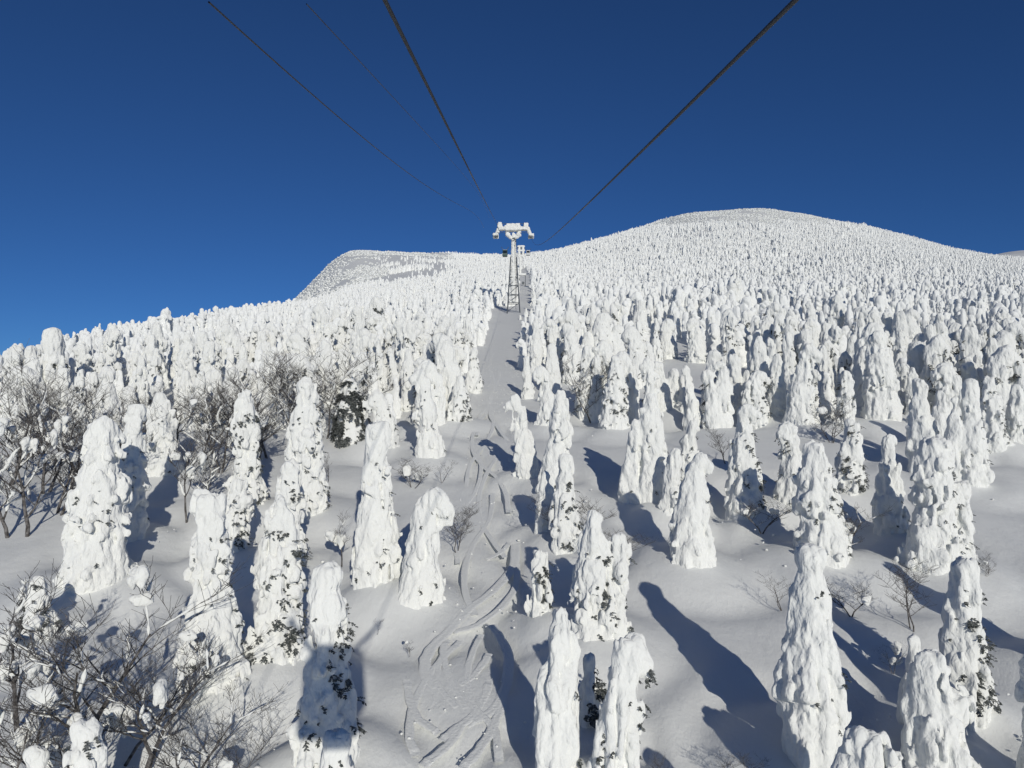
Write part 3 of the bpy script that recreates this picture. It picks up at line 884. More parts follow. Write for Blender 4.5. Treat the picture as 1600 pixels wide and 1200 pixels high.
def scatter():
    rs = np.random.RandomState(21)
    us, zs, cm = visible_horizon()
    lzs = np.log(zs)
    hx = np.array([(h[0], h[1], h[2]) for h in HEROES])
    bx = np.array(BARES)
    out = []
    bands = [(68, 130, 3.3, 3.5), (130, 230, 3.0, 3.3), (230, 420, 2.8, 3.0), (420, 760, 3.3, 3.3), (760, 1250, 4.1, 4.1)]
    for (za, zb, sl, sr) in bands:
        for side, sp in ((-1, sl), (1, sr)):
            cell = sp
            xs = np.arange(-0.82 * zb, 0, cell) if side < 0 else np.arange(0, 0.82 * zb, cell)
            ys = np.arange(za, zb, cell)
            Xg, Yg = np.meshgrid(xs, ys)
            Xg = Xg + np.where((np.arange(len(ys)) % 2)[:, None], cell * .5, 0)
            Xg = (Xg + rs.uniform(-.42, .42, Xg.shape) * cell).ravel()
            Yg = (Yg + rs.uniform(-.42, .42, Yg.shape) * cell).ravel()
            ok = (np.abs(Xg / Yg) < 0.80)
            # the run under the ropeway and the lane that carries on right of the tower
            wd = 0.5 + np.clip((Yg - 70) / 130, 0, 1) * 1.3
            ok &= ~((Xg > PISTE_L - wd) & (Xg < PISTE_R + wd) & (Yg < 232))
            ok &= ~((Xg > -6.5) & (Xg < 12.5) & (Yg > 184) & (Yg < 214))
            ok &= ~((Xg > 0) & (Xg < 5.5) & (Yg > 150) & (Yg < 190))
            lane = np.clip((Yg - 200) / 300, 0, 1)
            ok &= ~((Xg > 1.5 + 3 * lane) & (Xg < 7.5 + 6 * lane) & (Yg > 205) & (Yg < 640))
            Xg, Yg = Xg[ok], Yg[ok]
            # clearings
            cl = fbm2(Xg / 22.0, Yg / 30.0, 2, 31.0)
            cl = cl + 0.35 * np.maximum(0, fbm2(Xg / 9.0, Yg / 11.0, 2, 55.0))
            thr = np.where(Xg > 0, np.where(Yg < 130, 0.16, np.where(Yg < 260, 0.14, 0.25)), np.where(Yg < 260, 0.27, 0.24))
            keep = cl < thr
            px = 800 + FPX * Xg / Yg
            # scoured bare faces: the left knoll, the summit
            hh = terrain(Xg, Yg, False)
            ee = (hh - CAM_H) / Yg
            kn = (px < 620) & (Yg > 600)
            keep &= ~(kn & (Yg > 560) & (fbm2(Xg / 16.0, Yg / 40.0, 3, 61.0) > 0.26))
            kn2 = np.clip((px - 560) / 50, 0, 1) * np.clip((740 - px) / 50, 0, 1) * np.clip((Yg - 380) / 120, 0, 1)
            keep &= rs.rand(len(Xg)) > kn2 * np.clip(0.55 + 5.0 * fbm2(Xg / 45.0, Yg / 60.0, 3, 12.0), 0, 0.97)
            Xg, Yg, hh, ee, px = Xg[keep], Yg[keep], hh[keep], ee[keep], px[keep]
            # hidden behind the crest?
            iu = np.clip(((Xg / Yg - us[0]) / (us[1] - us[0])).astype(int), 0, len(us) - 1)
            iz = np.clip(np.searchsorted(zs, Yg) - 2, 0, len(zs) - 1)
            vis = ee + 6.0 / Yg > cm[iu, iz]
            Xg, Yg = Xg[vis], Yg[vis]
            if len(hx) and za < 130:
                d = np.hypot(Xg[:, None] - hx[None, :, 0], (Yg[:, None] - hx[None, :, 1]) * 0.7)
                okk = (d > hx[None, :, 2] + 1.1).all(1)
                Xg, Yg = Xg[okk], Yg[okk]
            out.append(np.stack([Xg, Yg], 1))
    P = np.concatenate(out)
    n = len(P)
    X, Y = P[:, 0], P[:, 1]
    Hh = rs.uniform(4.0, 7.6, n) * np.exp(rs.normal(0, 0.12, n)) * (1 + 0.7 * fbm2(X / 14.0, Y / 14.0, 2, 7.0))
    Hh = Hh * np.where(X < 0, np.interp(Y, [90, 150], [0.9, 0.76]), 0.97) * np.interp(Y, [0, 150, 300, 700, 1000, 1250], [1.0, 1.0, 0.86, 0.8, 0.62, 0.42])
    Hh = np.where((np.abs(X + 1.9) < 5.5) & (Y < 190), Hh * 0.85, Hh)
    Rr = Hh * rs.uniform(0.145, 0.24, n)
    # wind-scoured faces carry only knee-high rime lumps: the left knoll and the summit dome
    pxx = 800 + FPX * X / Y
    yyy = 650 - FPX * (terrain(X, Y, False) - CAM_H) / Y
    bare = ((Y > 800) & (pxx < 700 + 60 * fbm2(X / 50.0, Y / 50.0, 2, 8.0))) | ((Y > 560) & (pxx < 600 + 60 * fbm2(X / 40.0, Y / 40.0, 2, 3.0))) | ((Y > 700) & (pxx > 990) & (pxx < 1360) & (yyy < 347 + 22 * fbm2(X / 50.0, Y / 50.0, 2, 5.0)))
    low = rs.uniform(0.2, 0.9, n)
    Hh = np.where(bare, low * 1.5, Hh)
    Rr = np.where(bare, low * rs.uniform(1.3, 3.0, n), Rr)
    Zg = terrain(X, Y)
    return X, Y, Zg, Hh, Rr

ORD = ['first', 'second', 'third', 'fourth', 'fifth', 'sixth', 'seventh', 'eighth', 'ninth', 'tenth', 'eleventh', 'twelfth', 'thirteenth', 'fourteenth',
       'fifteenth', 'sixteenth', 'seventeenth', 'eighteenth', 'nineteenth', 'twentieth', 'twenty-first', 'twenty-second', 'twenty-third', 'twenty-fourth',
       'twenty-fifth', 'twenty-sixth', 'twenty-seventh', 'twenty-eighth', 'twenty-ninth', 'thirtieth', 'thirty-first', 'thirty-second', 'thirty-third',
       'thirty-fourth', 'thirty-fifth', 'thirty-sixth', 'thirty-seventh', 'thirty-eighth', 'thirty-ninth', 'fortieth']

VARS = []
def build_forest():
    rg = random.Random(5)
    styles = ['column', 'column', 'mixed', 'column', 'lumpy', 'mixed', 'column', 'column', 'lumpy', 'column', 'mixed', 'column']
    looks = ['round-topped', 'nodding', 'pointed', 'hook-headed', 'lumpy', 'stooping', 'twin-headed', 'slender', 'knobby', 'hooded', 'sprig-dotted', 'tapering']
    hooks = [0, 0.6, 0, 0.85, 0, 0.5, 0.35, 0, 0.3, 0.9, 0, 0.4]
    heads = [1, 1, 1, 1, 1, 1, 2, 1, 1, 2, 1, 1]
    slims = [0.42, 0.4, 0.25, 0.42, 0.4, 0.38, 0.42, 0.45, 0.36, 0.45, 0.34, 0.22]
    fine, sprays, coarse = [], [], []
    for i in range(12):
        fine.append(crusted_fir('snow_crust', 200 + i, 5.5, 1.15, 0.1 * (i % 3 - 1), hooks[i], None, styles[i], 0.1, heads[i], slims[i]))
        sprays.append(sprigs_on(fine[-1], 60 + i, 26 if i % 3 else 60, (0.6, -0.6, 0), 0.05, 0.8, 1.0, 1.1))
        coarse.append(crusted_fir('far_fir', 200 + i, 5.5, 1.15, 0.1 * (i % 3 - 1), hooks[i], None, styles[i], 0.16, heads[i], slims[i], M_FARSNOW))
    X, Y, Zg, Hh, Rr = scatter()
    size = Hh / Y
    # shift: those at the edge of the picture show less
    px = 800 + FPX * X / Y
    size = np.where((px < -5) | (px > 1605), 0, size)
    order = np.argsort(-size)
    nsel = max(0, 300 - len(HEROES))
    sel = order[:nsel]
    rest = order[nsel:]
    # words that place each of them
    info = []
    for i in sel:
        info.append((int(i), 'left' if X[i] < 0 else 'right'))
    names = ['first', 'second', 'third', 'fourth', 'fifth', 'sixth', 'seventh', 'eighth', 'ninth', 'tenth', 'eleventh', 'twelfth', 'thirteenth', 'fourteenth']
    groups = {}
    for sd in ('left', 'right'):
        mem = sorted([i for i, q in info if q == sd], key=lambda i: Y[i])
        nb = max(1, -(-len(mem) // 14))
        for k, i in enumerate(mem):
            groups.setdefault((sd, k * nb // len(mem)), []).append(i)
    for (sd, b), mem in groups.items():
        mem.sort(key=lambda i: abs(X[i] / Y[i] + 0.01))
        for k, i in enumerate(mem):
            v = rg.randrange(12)
            tall = 'tall' if Hh[i] > 5.9 else ('short' if Hh[i] < 4.4 else '')
            o = ORD[k] if k < len(ORD) else 'last'
            label = f"{tall} {looks[v]} snow fir, {o} from the piste in the {names[b]} rank of the {sd} stand".strip()
            rz = rg.choice([0, math.pi]) + rg.uniform(-0.7, 0.7)
            e = empty('snow_covered_fir', (X[i], Y[i], Zg[i]), rz, (Rr[i] / 1.15, Rr[i] / 1.15, Hh[i] / 5.5))
            tag(e, label, 'tree', 'snow-plastered firs')
            link('snow_crust', fine[v], M_SNOW, e)
            if sprays[v] is not None and rg.random() < 0.65:
                link('needle_sprays', sprays[v], M_NEEDLE, e)['kind'] = 'stuff'
    # everything smaller is one mass
    lib = bpy.data.collections.new('far_fir_library')
    for i, me in enumerate(coarse):
        o = bpy.data.objects.new('far_fir_%02d' % i, me)
        lib.objects.link(o)
    rs = np.random.RandomState(3)
    n = len(rest)
    me = bpy.data.meshes.new('snowy_forest')
    me.vertices.add(n)
    co = np.stack([X[rest], Y[rest], Zg[rest] - 0.1], 1).astype(np.float32)
    me.vertices.foreach_set('co', co.ravel())
    def attr(nm, typ, key, arr):
        a = me.attributes.new(nm, typ, 'POINT'); a.data.foreach_set(key, np.ascontiguousarray(arr).ravel())
    sx = (Rr[rest] / 1.15).astype(np.float32)
    attr('scl', 'FLOAT_VECTOR', 'vector', np.stack([sx, sx, (Hh[rest] / 5.5).astype(np.float32)], 1))
    rot = np.zeros((n, 3), dtype=np.float32); rot[:, 2] = rs.uniform(0, 6.28, n)
    attr('rot', 'FLOAT_VECTOR', 'vector', rot)
    attr('var', 'INT', 'value', rs.randint(0, 12, n).astype(np.int32))
    ob = link('snowy_forest', me)
    tag(ob, 'white snow-plastered fir forest covering the far slopes up to the summit', 'forest', kind='stuff')
    ng = bpy.data.node_groups.new('forest', 'GeometryNodeTree')
    ng.interface.new_socket('Geometry', in_out='INPUT', socket_type='NodeSocketGeometry')
    ng.interface.new_socket('Geometry', in_out='OUTPUT', socket_type='NodeSocketGeometry')
    nd = ng.nodes
    gi, go = nd.new('NodeGroupInput'), nd.new('NodeGroupOutput')
    ci = nd.new('GeometryNodeCollectionInfo')
    ci.inputs['Collection'].default_value = lib
    ci.inputs['Separate Children'].default_value = True
    ci.inputs['Reset Children'].default_value = True
    ip = nd.new('GeometryNodeInstanceOnPoints')
    ip.inputs['Pick Instance'].default_value = True
    def named(nm, typ):
        a = nd.new('GeometryNodeInputNamedAttribute'); a.data_type = typ; a.inputs['Name'].default_value = nm
        return a.outputs['Attribute']
    L = ng.links
    L.new(gi.outputs[0], ip.inputs['Points'])
    L.new(ci.outputs[0], ip.inputs['Instance'])
    L.new(named('var', 'INT'), ip.inputs['Instance Index'])
    L.new(named('rot', 'FLOAT_VECTOR'), ip.inputs['Rotation'])
    L.new(named('scl', 'FLOAT_VECTOR'), ip.inputs['Scale'])
    L.new(ip.outputs[0], go.inputs[0])
    md = ob.modifiers.new('forest', 'NODES')
    md.node_group = ng
    print('forest: objects', len(sel) + len(HEROES), 'mass', n, 'nearest of mass', Y[rest].min() if n else 0)

# ------------------------------------------------------------------ ground
def build_ground():
    fr = np.linspace(-0.71, 0.71, 640)
    sideR = np.linspace(0.71, math.pi, 60)[1:]
    sideL = -sideR[::-1][1:] if False else np.linspace(-math.pi, -0.71, 60)[1:-1]
    az = np.concatenate([sideL, fr, sideR])
    r = np.concatenate([[0.0], np.exp(np.linspace(math.log(3.0), math.log(3600.0), 400))])
    A, Rr = np.meshgrid(az, r, indexing='ij')
    X, Y = np.sin(A) * Rr, np.cos(A) * Rr
    Z = terrain(X, Y)
    for (mx, my, mr, mh) in MOUNDS:
        m = (np.abs(X - mx) < 4 * mr) & (np.abs(Y - my) < 4 * mr)
        if m.any():
            d2 = ((X[m] - mx) ** 2 + (Y[m] - my) ** 2) / (mr * mr)
            d = np.sqrt(d2)
            Z[m] += mh * np.exp(-d2 * 0.9) * 1.2 - mh * 0.8 * np.exp(-((d - 1.75) / 0.45) ** 2)
    na, nr = A.shape
    v = np.stack([X.ravel(), Y.ravel(), Z.ravel()], 1)
    ii, jj = np.meshgrid(np.arange(na), np.arange(nr - 1), indexing='ij')
    i2 = (ii + 1) % na
    q = np.stack([ii * nr + jj, ii * nr + jj + 1, i2 * nr + jj + 1, i2 * nr + jj], -1).reshape(-1, 4)
    me = np_mesh('snow_slope', v, q[:, ::-1], 4, M_GROUND)
    o = link('snow_slope', me)
    tag(o, 'snow-covered mountain slope with a ski run up its middle', kind='structure')
    return o

def catmull(pts, n=10):
    P = [np.array(p, dtype=float) for p in pts]
    P = [2 * P[0] - P[1]] + P + [2 * P[-1] - P[-2]]
    out = []
    for i in range(1, len(P) - 2):
        for k in range(n):
            t = k / n
            a, b, c, d = P[i - 1], P[i], P[i + 1], P[i + 2]
            out.append(0.5 * (2 * b + (c - a) * t + (2 * a - 5 * b + 4 * c - d) * t * t + (3 * b - a - 3 * c + d) * t ** 3))
    out.append(P[-2])
    return np.array(out)

TRACKS = [  # photo pixels along each ski track, width in metres, berm height
 ([(770, 975), (793, 1017), (793, 1060), (783, 1090), (765, 1112), (728, 1131)], 0.34, 0.075),
 ([(697, 998), (693, 1020), (700, 1052), (713, 1080), (736, 1118)], 0.26, 0.05),
 ([(636, 1060), (640, 1090), (652, 1120), (668, 1133), (686, 1144)], 0.26, 0.045),
 ([(690, 1080), (668, 1058), (664, 1036), (676, 1010), (702, 984), (732, 952), (768, 924), (800, 888), (806, 850)], 0.42, 0.06),
 ([(708, 986), (735, 980), (755, 970), (785, 946), (806, 915), (808, 880)], 0.30, 0.06),
 ([(758, 874), (772, 868), (786, 860), (796, 846)], 0.26, 0.05),
 ([(690, 1156), (712, 1138), (738, 1118), (756, 1090), (765, 1060)], 0.3, 0.05),
 ([(722, 1200), (745, 1175), (765, 1145), (782, 1105), (790, 1070)], 0.3, 0.05),
 ([(660, 1195), (690, 1172), (710, 1150), (728, 1120)], 0.28, 0.045),
 ([(712, 1074), (735, 1060), (755, 1036), (764, 1020)], 0.26, 0.05),
 ([(650, 1180), (640, 1150), (644, 1110), (660, 1070), (684, 1036), (720, 1000)], 0.26, 0.035),
 ([(742, 960), (728, 930), (726, 890), (740, 850), (765, 810), (770, 770)], 0.28, 0.04),
 ([(790, 870), (770, 845), (752, 815), (748, 780), (758, 745), (775, 715)], 0.28, 0.045),
 ([(716, 880), (712, 840), (722, 800), (744, 765), (752, 730), (744, 700)], 0.25, 0.035),
 ([(795, 800), (790, 770), (775, 745), (752, 725), (738, 700), (742, 670), (760, 645)], 0.3, 0.05),
 ([(728, 760), (735, 725), (756, 695), (770, 668), (768, 640), (757, 615)], 0.28, 0.04),
 ([(795, 690), (780, 670), (765, 645), (768, 615), (780, 590), (776, 565)], 0.3, 0.05),
 ([(745, 680), (750, 650), (768, 625), (772, 595), (765, 570), (775, 545)], 0.3, 0.045),
 ([(720, 1110), (700, 1090), (684, 1064), (688, 1030), (704, 1008)], 0.22, 0.03),
 ([(780, 1190), (776, 1150), (766, 1130), (740, 1100), (730, 1060), (738, 1020), (752, 990)], 0.24, 0.035),
]
def build_tracks(ground):
    prof = [(-1.0, -0.02), (-0.72, 0.55), (-0.45, 1.0), (-0.12, 0.12), (0.18, 0.1), (0.45, 0.6), (0.7, 0.35), (1.0, -0.02)]
    rs = np.random.RandomState(9)
    def sm(k):
        return np.interp(np.arange(k), np.arange(0, k + 4, 4), rs.rand(len(np.arange(0, k + 4, 4))))
    for (pp, wdt, berm) in TRACKS:
        g = [px_ground(x, y)[:2] for x, y in pp]
        c = catmull(g, 14)
        seg = np.diff(c, axis=0)
        t = np.concatenate([seg, seg[-1:]]); t /= np.linalg.norm(t, axis=1)[:, None] + 1e-9
        nrm = np.stack([-t[:, 1], t[:, 0]], 1)
        k = len(c)
        end = np.minimum(np.arange(k), np.arange(k)[::-1])
        fade = np.clip(end / 10.0, 0.0, 1) * (0.6 + 0.8 * sm(k))
        sink = np.where(end < 4, -0.03, 0.0)
        V = []
        for (s, z) in prof:
            w = wdt * 0.62 * (0.85 + 0.3 * sm(k))
            xy = c + nrm * (s * w)[:, None]
            h = terrain(xy[:, 0], xy[:, 1]) + (0.004 if abs(s) < 0.99 else -0.015) + sink + z * berm * 0.15 * fade * (0.7 + 0.6 * sm(k))
            V.append(np.stack([xy[:, 0], xy[:, 1], h], 1))
        V = np.stack(V, 1).reshape(-1, 3)
        m = len(prof)
        ii, jj = np.meshgrid(np.arange(k - 1), np.arange(m - 1), indexing='ij')
        q = np.stack([ii * m + jj, ii * m + jj + 1, (ii + 1) * m + jj + 1, (ii + 1) * m + jj], -1).reshape(-1, 4)
        link('ski_track', np_mesh('ski_track', V, q, 4, M_TRACK), M_TRACK, ground)

def build_crumbs():
    """loose snow lumps along the run and round the trees"""
    rs = np.random.RandomState(77)
    ico_v, ico_f = [], []
    t = (1 + 5 ** .5) / 2
    iv = np.array([(-1, t, 0), (1, t, 0), (-1, -t, 0), (1, -t, 0), (0, -1, t), (0, 1, t), (0, -1, -t), (0, 1, -t), (t, 0, -1), (t, 0, 1), (-t, 0, -1), (-t, 0, 1)]) / 1.9
    fi = np.array([(0, 11, 5), (0, 5, 1), (0, 1, 7), (0, 7, 10), (0, 10, 11), (1, 5, 9), (5, 11, 4), (11, 10, 2), (10, 7, 6), (7, 1, 8), (3, 9, 4), (3, 4, 2), (3, 2, 6), (3, 6, 8), (3, 8, 9), (4, 9, 5), (2, 4, 11), (6, 2, 10), (8, 6, 7), (9, 8, 1)])
    V, F = [], []
    near = [h for h in HEROES if h[1] < 75]
    n = 0
    for k in range(900):
        if k % 3 == 0:
            x, y = rs.uniform(-4.6, 1.2), rs.uniform(22, 120)
            s = rs.uniform(0.02, 0.06)
        else:
            h = near[rs.randint(len(near))]
            a = rs.uniform(0, 6.28); d = h[2] * rs.uniform(1.1, 2.0) + abs(rs.normal(0, .4))
            x, y = h[0] + math.cos(a) * d, h[1] + math.sin(a) * d
            s = abs(rs.normal(0, 0.04)) + 0.015
        z = ground_z(x, y)
        p = iv * (1 + rs.uniform(-.25, .25, (12, 1))) * s * np.array([1.2, 1.2, 0.8])
        V.append(p + np.array([x, y, z + s * 0.3])); F.append(fi + 12 * n); n += 1
    o = link('snow_crumbs', np_mesh('snow_crumbs', np.concatenate(V), np.concatenate(F), 3, M_TRACK))
    tag(o, 'loose lumps of snow lying round the trees and on the run', 'snow lumps', kind='stuff')

# ------------------------------------------------------------------ the ropeway
def boxm(name, size, mat, bevel=0.0, segs=2):
    import bmesh
    bm = bmesh.new()
    bmesh.ops.create_cube(bm, size=1.0)
    for v in bm.verts:
        v.co.x *= size[0]; v.co.y *= size[1]; v.co.z *= size[2]
    if bevel:
        bmesh.ops.bevel(bm, geom=bm.edges[:], offset=bevel, segments=segs, affect='EDGES', profile=0.5)
    me = bpy.data.meshes.new(name)
    bm.to_mesh(me); bm.free()
    me.materials.append(mat)
    return me

def bar(name, a, b, r, mat, parent, sides=6):
    t = Tubes(); t.add([a, b], [r, r], sides)
    # close the ends
    me = bpy.data.meshes.new(name)
    v = [tuple(x) for x in t.v]
    f = [tuple(x) for x in t.f] + [tuple(range(sides))[::-1], tuple(range(sides, 2 * sides))]
    me.from_pydata(v, [], f)
    me.materials.append(mat)
    return link(name, me, mat, parent)

_wheel = []
def wheel_mesh():
    if not _wheel:
        t = Tubes(); t.add([(0, 0, -.12), (0, 0, -.05), (0, 0, .05), (0, 0, .12)], [.38, .3, .3, .38], 12)
        me = t.mesh('sheave_wheel', M_STEEL); _wheel.append(me)
    return _wheel[0]

def build_tower():
    X, Y, Z = px_ground(803, 489)
    s = Y / FPX
    e = empty('lift_tower', (X, Y, Z))
    tag(e, 'rime-crusted T-shaped ropeway tower at the top of the run', 'lift tower')
    def L(x, y, d=0.0):
        return np.array([(x - 803) * s, d, px_height(x, y, Y) - Z])
    def rime(name, fn, h=0.15, n1=0.14, lo=(-7, -3, -1), hi=(7, 3, 28), mat=M_SNOW, seed=1):
        F = Field(lo, hi, h)
        fn(F)
        F.noise(1.3, n1, (1, 1, 1), seed); F.noise(3.5, 0.09, (1, 1, 1), seed + 2, ridge=True)
        return link(name, F.mesh(name, mat), mat, e)
    # four lattice legs and their rungs
    for d in (-1.5, 1.5):
        for xa, xb in ((792.5, 798.0), (812.5, 807.0)):
            bar('leg', L(xa, 491, d), L(xb, 402, d * 0.35), 0.17, M_STEEL, e)
        for y in (474, 461, 447, 434):
            k = (489 - y) / 87.0
            xl, xr = 792.5 + 5.5 * k, 812.5 - 5.5 * k
            bar('crossbar', L(xl, y, d * (1 - .65 * k)), L(xr, y, d * (1 - .65 * k)), 0.11, M_STEEL, e)
    for y0, y1 in ((488, 474), (474, 461), (461, 447), (447, 434)):
        k0, k1 = (489 - y0) / 87.0, (489 - y1) / 87.0
        bar('brace', L(792.5 + 5.5 * k0, y0, -1.5 * (1 - .65 * k0)), L(812.5 - 5.5 * k1, y1, -1.5 * (1 - .65 * k1)), 0.07, M_STEEL, e)
    # round mast under its coat of rime, broken by bare bands
    for (ya, yb, wa, wb, sd) in ((470, 463, 7, 8, 3), (459, 449, 9, 10, 4), (445, 433, 11, 11, 5), (429, 414, 10.5, 9.5, 6), (412, 404, 9, 9, 8), (402, 380, 9.0, 7.0, 7)):
        rime('rime_coat', lambda F: F.cone(L(802.5, ya), L(802.5, yb), wa * s * .5, wb * s * .5, .1), seed=sd)
    bar('mast', L(803, 463), L(803, 372), 0.62, M_STEEL, e, 12)
    def sleeve(F):
        F.cone(L(802.5, 384), L(802.5, 366), 0.62, 0.52, .1)
    rime('mast_head', sleeve, seed=9)
    for sx in (-1, 1):
        def br(F, sx=sx):
            F.cone(L(802 + 3 * sx, 372), L(802 + 10 * sx, 363), 0.5, 0.5, .2)
            F.cone(L(802 + 6.5 * sx, 371), L(802 + 8.5 * sx, 367), 0.35, 0.75, .2)
        rime('bracket', br, seed=12 + sx)
    def arm(F):
        F.box(L(801.5, 357.2), (11 * s, 0.9, 0.5), 0.3, .2)
        F.box(L(801.5, 357.8), (22 * s, 0.7, 0.26), 0.22, .2)
        for xx in (793.5, 801.5, 809.5):
            F.box(L(xx, 353.5), (1.4 * s, 0.6, 0.55), 0.2, .15)
        F.box(L(801.5, 351.4), (9.5 * s, 0.6, 0.1), 0.2, .15)
        for x in (781, 822):
            F.box(L(x, 353), (2.0 * s, 0.7, 0.55), 0.3, .2)
    rime('crossarm', arm, seed=21)
    for sx, xs_ in ((-1, ((779.5, 356), (776.5, 364), (774, 368.5), (776, 371))), (1, ((825, 356), (827.5, 364), (830, 369), (828, 371)))):
        def sh(F, xs_=xs_):
            for (a, b) in zip(xs_[:-1], xs_[1:]):
                F.cone(L(*a), L(*b), 0.5, 0.46, .2)
            F.box(L(*xs_[2]), (0.6, 1.6, 0.2), .2, .2)
        rime('sheave_bank', sh, seed=25 + sx)
        for k, (wx, wy) in enumerate(((774.5, 371.6), (777.0, 370.4)) if sx < 0 else ((829.5, 371.6), (827.0, 370.4))):
            for d in (-1.7, -0.9):
                w = link('sheave_wheel', wheel_mesh(), M_STEEL, e); w.location = Vector(L(wx, wy, d)); w.rotation_euler = (0, math.pi / 2, 0)
        bar('handrail', L(801.5 + sx * 10, 350.2, -.6), L(801.5 + sx * 19, 350.2, -.6), 0.06, M_STEEL, e)
        bar('catwalk_rail', L(801.5 + sx * 9, 364.4, -.5), L(801.5 + sx * 25, 364.4, -.5), 0.05, M_STEEL, e)
    # service ladder up the mast
    for dx in (-0.22, 0.22):
        bar('ladder_rail', L(806.5, 486, -1.0) + np.array([dx, 0, 0]), L(805.5, 372, -0.9) + np.array([dx, 0, 0]), 0.035, M_STEEL, e, 4)
    for k in range(40):
        t = k / 39.0
        p = L(806.5, 486, -1.0) * (1 - t) + L(805.5, 372, -0.9) * t
        bar('ladder_rung', p + np.array([-.22, 0, 0]), p + np.array([.22, 0, 0]), 0.025, M_STEEL, e, 4)
    return X, Y, Z, s

def build_far_structures():
    # second tower up the line: a rimed portal frame on one leg
    Y = 520.0
    X = (816 - 800) / FPX * Y
    Z = ground_z(X, Y)
    s = Y / FPX
    e = empty('lift_tower', (X, Y, Z))
    tag(e, 'small distant ropeway tower like a white ladder frame, right of the tall T-shaped one', 'lift tower')
    def L(x, y, d=0.0):
        return np.array([(x - 816) * s, d, px_height(x, y, Y) - Z])
    def rime(name, fn, h=0.3, seed=1):
        F = Field((-8, -3, -1), (10, 3, 34), h)
        fn(F); F.noise(0.8, 0.25, (1, 1, 1), seed)
        return link(name, F.mesh(name, M_SNOW), M_SNOW, e)
    rime('column', lambda F: F.cone(L(811.5, 385), L(811.5, 402), .9, .9, .2), seed=2)
    rime('column', lambda F: F.cone(L(817.5, 385), L(817.5, 402), .9, .9, .2), seed=3)
    for i, y in enumerate((385, 391.5, 399.5)):
        rime('crossbeam', lambda F: F.box(L(814.5, y), (5.2 * s, .6, .35), .3, .3), seed=4 + i)
    for x in (809.8, 814.3, 818.8):
        for y in (388, 396):
            p = link('dark_panel', boxm('dark_panel', (1.1, .3, 1.4), M_STEEL, .05), M_STEEL, e)
            p.location = Vector(L(x if x != 814.3 else 814.4, y, 0.35))
    zb = px_height(813, 436, Y) - Z
    rime('leg', lambda F: F.cone(L(813, 402), np.array([(813 - 816) * s, 0, min(zb, 0) - 0.5]), .8, 1.0, .2), seed=8)
    # low gantry beside the lane
    Y = 355.0
    X = (816 - 800) / FPX * Y
    Z = ground_z(X, Y)
    s = Y / FPX
    g = empty('snow_gantry', (X, Y, Z))
    tag(g, 'low snow-topped gantry with a dark box, just right of the tall tower mast', 'gantry')
    def G(x, y, d=0.0):
        return np.array([(x - 816) * s, d, px_height(x, y, Y) - Z])
    F = Field((-4, -2, -1), (4, 2, 12), .2)
    F.box(G(816, 429), (5.2 * s, .5, .3), .3, .2); F.noise(1.0, .15, (1, 1, 1), 3)
    link('snow_beam', F.mesh('snow_beam', M_SNOW), M_SNOW, g)
    for x in (811.5, 821):
        bar('post', G(x, 430), np.array([(x - 816) * s, 0, -.5]), .16, M_STEEL, g)
    bx = link('control_box', boxm('control_box', (1.2, .8, 1.3), M_STEEL, .08), M_STEEL, g)
    bx.location = Vector(G(817.5, 442.5, -.5))
    # snow stumps on the run beside the tower
    for k, (x, y, yt, w, lab) in enumerate((
        (813, 499, 491, 7, 'small snow stump lowest on the run just below the tower'),
        (822, 495, 482, 6, 'thin pointed snow stump on the run below the tower'),
        (831, 494, 480, 9, 'larger snow stump on the run beside the thin pointed one'),
        (834, 478, 473, 16, 'flat snow heap on the run right of the tower foot'))):
        Xs, Ys, Zs = px_ground(x, y)
        q = Ys / FPX
        me = crusted_fir('snow_stump', 700 + k, max(.8, (y - yt) * q), w * .5 * q, 0, 0, None, 'column', .2, 1, .4)
        o = link('snow_stump', me, M_SNOW, None, (Xs, Ys, Zs))
        tag(o, lab, 'snow stump', 'snow stumps by the tower')

def rope(name, pts, r, label, twist_to=0.0, mat=None):
    """a steel rope along a curve; the near length shows its six twisted strands"""
    P = np.array(pts, dtype=float)
    V, Fc = [], []
    n = 12
    ang = 0.0
    prev = None
    for i in range(len(P)):
        d = P[min(i + 1, len(P) - 1)] - P[max(i - 1, 0)]; d /= np.linalg.norm(d)
        a = np.cross(d, [0, 0, 1.0]); a /= np.linalg.norm(a); b = np.cross(a, d)
        if prev is not None:
            ang += np.linalg.norm(P[i] - prev) * (2 * math.pi / 0.42) if P[i][1] < twist_to else 0
        prev = P[i]
        for k in range(n):
            t = 2 * math.pi * k / n + ang
            rr = r * ((1.04 if k % 2 else 0.93) if P[i][1] < twist_to else 1.0)
            V.append(P[i] + (a * math.cos(t) + b * math.sin(t)) * rr)
    for i in range(len(P) - 1):
        for k in range(n):
            Fc.append((i * n + k, i * n + (k + 1) % n, (i + 1) * n + (k + 1) % n, (i + 1) * n + k))
    o = link(name, np_mesh(name, np.array(V), np.array(Fc), 4, mat or M_ROPE))
    tag(o, label, 'rope', 'ropeway ropes')
    return o

def interp_rope(knots, near_step=0.06, near_to=26.0):
    k = np.array(knots, dtype=float)
    ys = np.concatenate([np.arange(k[0, 1], near_to, near_step), np.linspace(near_to, k[-1, 1], 90)])
    # least-squares cubic through the knots keeps the sag smooth
    cz = np.polyfit(k[:, 1], k[:, 2], min(3, len(k) - 1))
    cx = np.polyfit(k[:, 1], k[:, 0], 1)
    return np.stack([np.polyval(cx, ys), ys, np.polyval(cz, ys)], 1)

